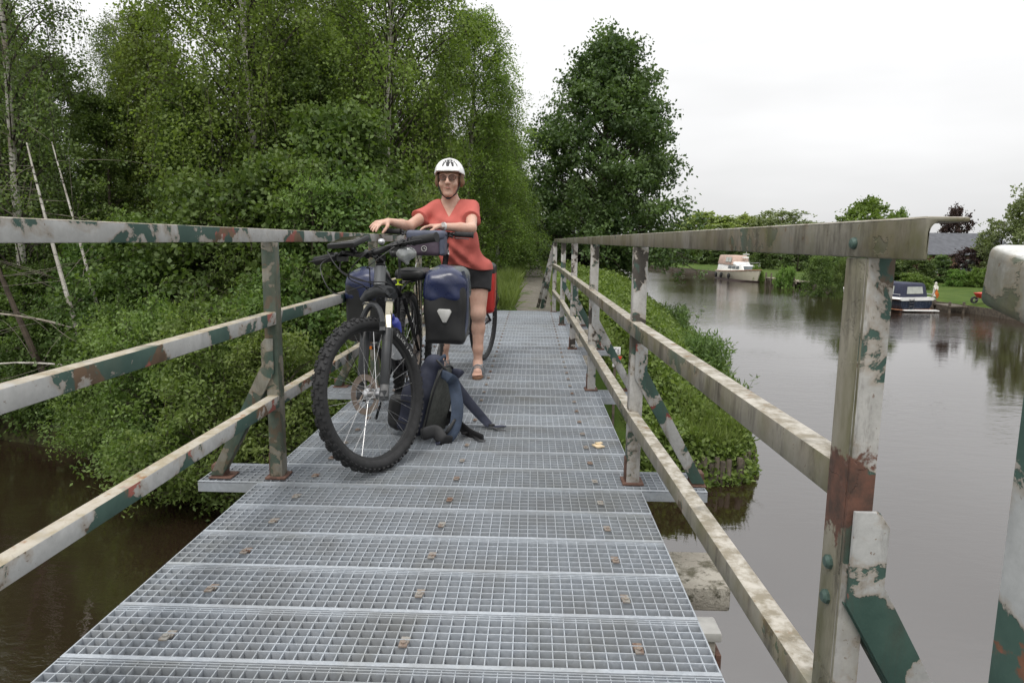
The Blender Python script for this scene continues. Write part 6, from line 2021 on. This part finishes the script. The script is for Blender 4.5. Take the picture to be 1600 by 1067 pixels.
for x, y in ((22.75, 37.7), (22.75, 39.1), (23.5, 37.7)):
    MB().lathe((x, y, WZ), (0, 0, 1), [(0.07, -1.0), (0.07, 0.6), (0.0001, 0.62)], 8).build('post', M_wood, ls2)
bk = MB()
fb = FARBANK[2:11]
for (x0, y0), (x1, y1) in zip(fb[:-1], fb[1:]):
    bk.beam((x0 + 0.02, y0, WZ + 0.10), (x1 + 0.02, y1, WZ + 0.10), 0.06, 0.62)
tag(bk.build('bank_boarding', M_wood, None), 'dark timber boarding along the foot of the far bank', 'bank edging')
hs1 = thing('house', (37.5, 64.0, -2.0), 'low brick house with a dark slate roof behind the garden trees', 'house')
M_brick = simple('brown_brick', (0.24, 0.13, 0.09), 0.9, 0, 0.3, 3, 0.3, 30)
g = G('slate_roof')
wv = g.n('ShaderNodeTexWave', Scale=3.0, wave_type='BANDS', bands_direction='Z')
g.L.new(g.vec(), wv.inputs['Vector'])
g.bump(wv.outputs['Fac'], 0.6, 0.05)
M_slate = g.done(g.mix(g.step(g.noise(2.5, 5), 0.35, 0.65), (0.055, 0.058, 0.068), (0.095, 0.10, 0.115)), 0.6)
hx0, hx1, hy0, hy1, ez_, rz_ = 35.2, 42.5, 62.0, 69.0, 0.30, 2.15
MB().box(((hx0 + hx1) / 2, (hy0 + hy1) / 2, (-2.3 + ez_) / 2), (hx1 - hx0, hy1 - hy0, ez_ + 2.3)).build('wall', M_brick, hs1)
rf = MB()
ym = (hy0 + hy1) / 2
for (ya, yb_) in ((hy0 - 0.45, ym), (hy1 + 0.45, ym)):
    rf.prism([(hx0 - 0.4, ya, ez_ - 0.1), (hx1 + 0.4, ya, ez_ - 0.1), (hx1 + 0.4, yb_, rz_), (hx0 - 0.4, yb_, rz_)], (0, (yb_ - ya) * -0.3 if ya < ym else (ya - yb_) * 0.3, 1), 0.16)
roof1 = rf.build('roof', M_slate, hs1)
MB().prism([(hx0 - 0.01, hy0, ez_), (hx0 - 0.01, hy1, ez_), (hx0 - 0.01, ym, rz_ - 0.1)], (1, 0, 0), 0.2).build('gable', M_brick, hs1)
for x in (36.4, 38.6, 40.9):
    w_ = MB().box((x, hy0 - 0.01, -0.75), (1.3, 0.10, 1.2)).build('window', M_wgel, hs1)
    MB().box((x, hy0 - 0.05, -0.75), (1.12, 0.06, 1.02)).build('pane', M_glass, w_)
sk = MB().prism([(37.2, 63.35, 1.02), (38.2, 63.35, 1.02), (38.2, 64.2, 1.44), (37.2, 64.2, 1.44)], (0, -0.5, 1), 0.26).build('skylight', M_pane, roof1)
sv = SDF((24.2, 42.0, -2.1), (25.0, 42.8, -1.0), 0.03)
sv.cap((24.62, 42.4, -2.0), (24.62, 42.4, -1.65), 0.15, 0.10, 0.05)
sv.cap((24.62, 42.4, -1.65), (24.62, 42.4, -1.38), 0.115, 0.085, 0.05)
sv.ell((24.62, 42.38, -1.26), (0.075, 0.075, 0.10), 0.03)
sv.cap((24.51, 42.36, -1.45), (24.57, 42.26, -1.64), 0.045, 0.04, 0.03)
sv.cap((24.73, 42.36, -1.45), (24.67, 42.26, -1.64), 0.045, 0.04, 0.03)
tag(sv.build('garden_statue', simple('white_stone', (0.62, 0.60, 0.54), 0.8, 0, 0.1, 8)), 'small white stone statue on the lawn behind the navy boat', 'statue')
wb = thing('wheelbarrow', (24.9, 38.3, -2.1), 'red wheelbarrow tipped on the lawn beside the grey rail end', 'wheelbarrow')
wb.location.z = float(ground_z(24.9, 38.3))
wz_ = wb.location.z
secs = [[(24.55 + a, 38.3 + b_, wz_ + 0.30 + c_) for a, b_, c_ in ((0.1, -0.2, 0), (0.1, 0.2, 0), (0.75, 0.16, 0.05), (0.75, -0.16, 0.05))],
        [(24.55 + a, 38.3 + b_, wz_ + 0.30 + c_) for a, b_, c_ in ((-0.05, -0.33, 0.28), (-0.05, 0.33, 0.28), (1.0, 0.28, 0.36), (1.0, -0.28, 0.36))]]
MB().loft(secs).build('tray', M_signr, wb, bevel=0.02)
MB().lathe((24.40, 38.3, wz_ + 0.19), (0, 1, 0), [(0.10, -0.04), (0.19, -0.045), (0.19, 0.045), (0.10, 0.04)], 18, closed=True).build('wheel', M_rubber, wb)
hb_ = MB()
for sy in (1, -1):
    hb_.tube([(24.40, 38.3 + 0.08 * sy, wz_ + 0.19), (24.75, 38.3 + 0.2 * sy, wz_ + 0.28), (25.85, 38.3 + 0.27 * sy, wz_ + 0.58)], 0.022, 6)
    hb_.tube([(25.2, 38.3 + 0.22 * sy, wz_ + 0.40), (25.3, 38.3 + 0.25 * sy, wz_ + 0.0)], 0.02, 6)
hb_.build('handle_frame', M_chrome, wb)
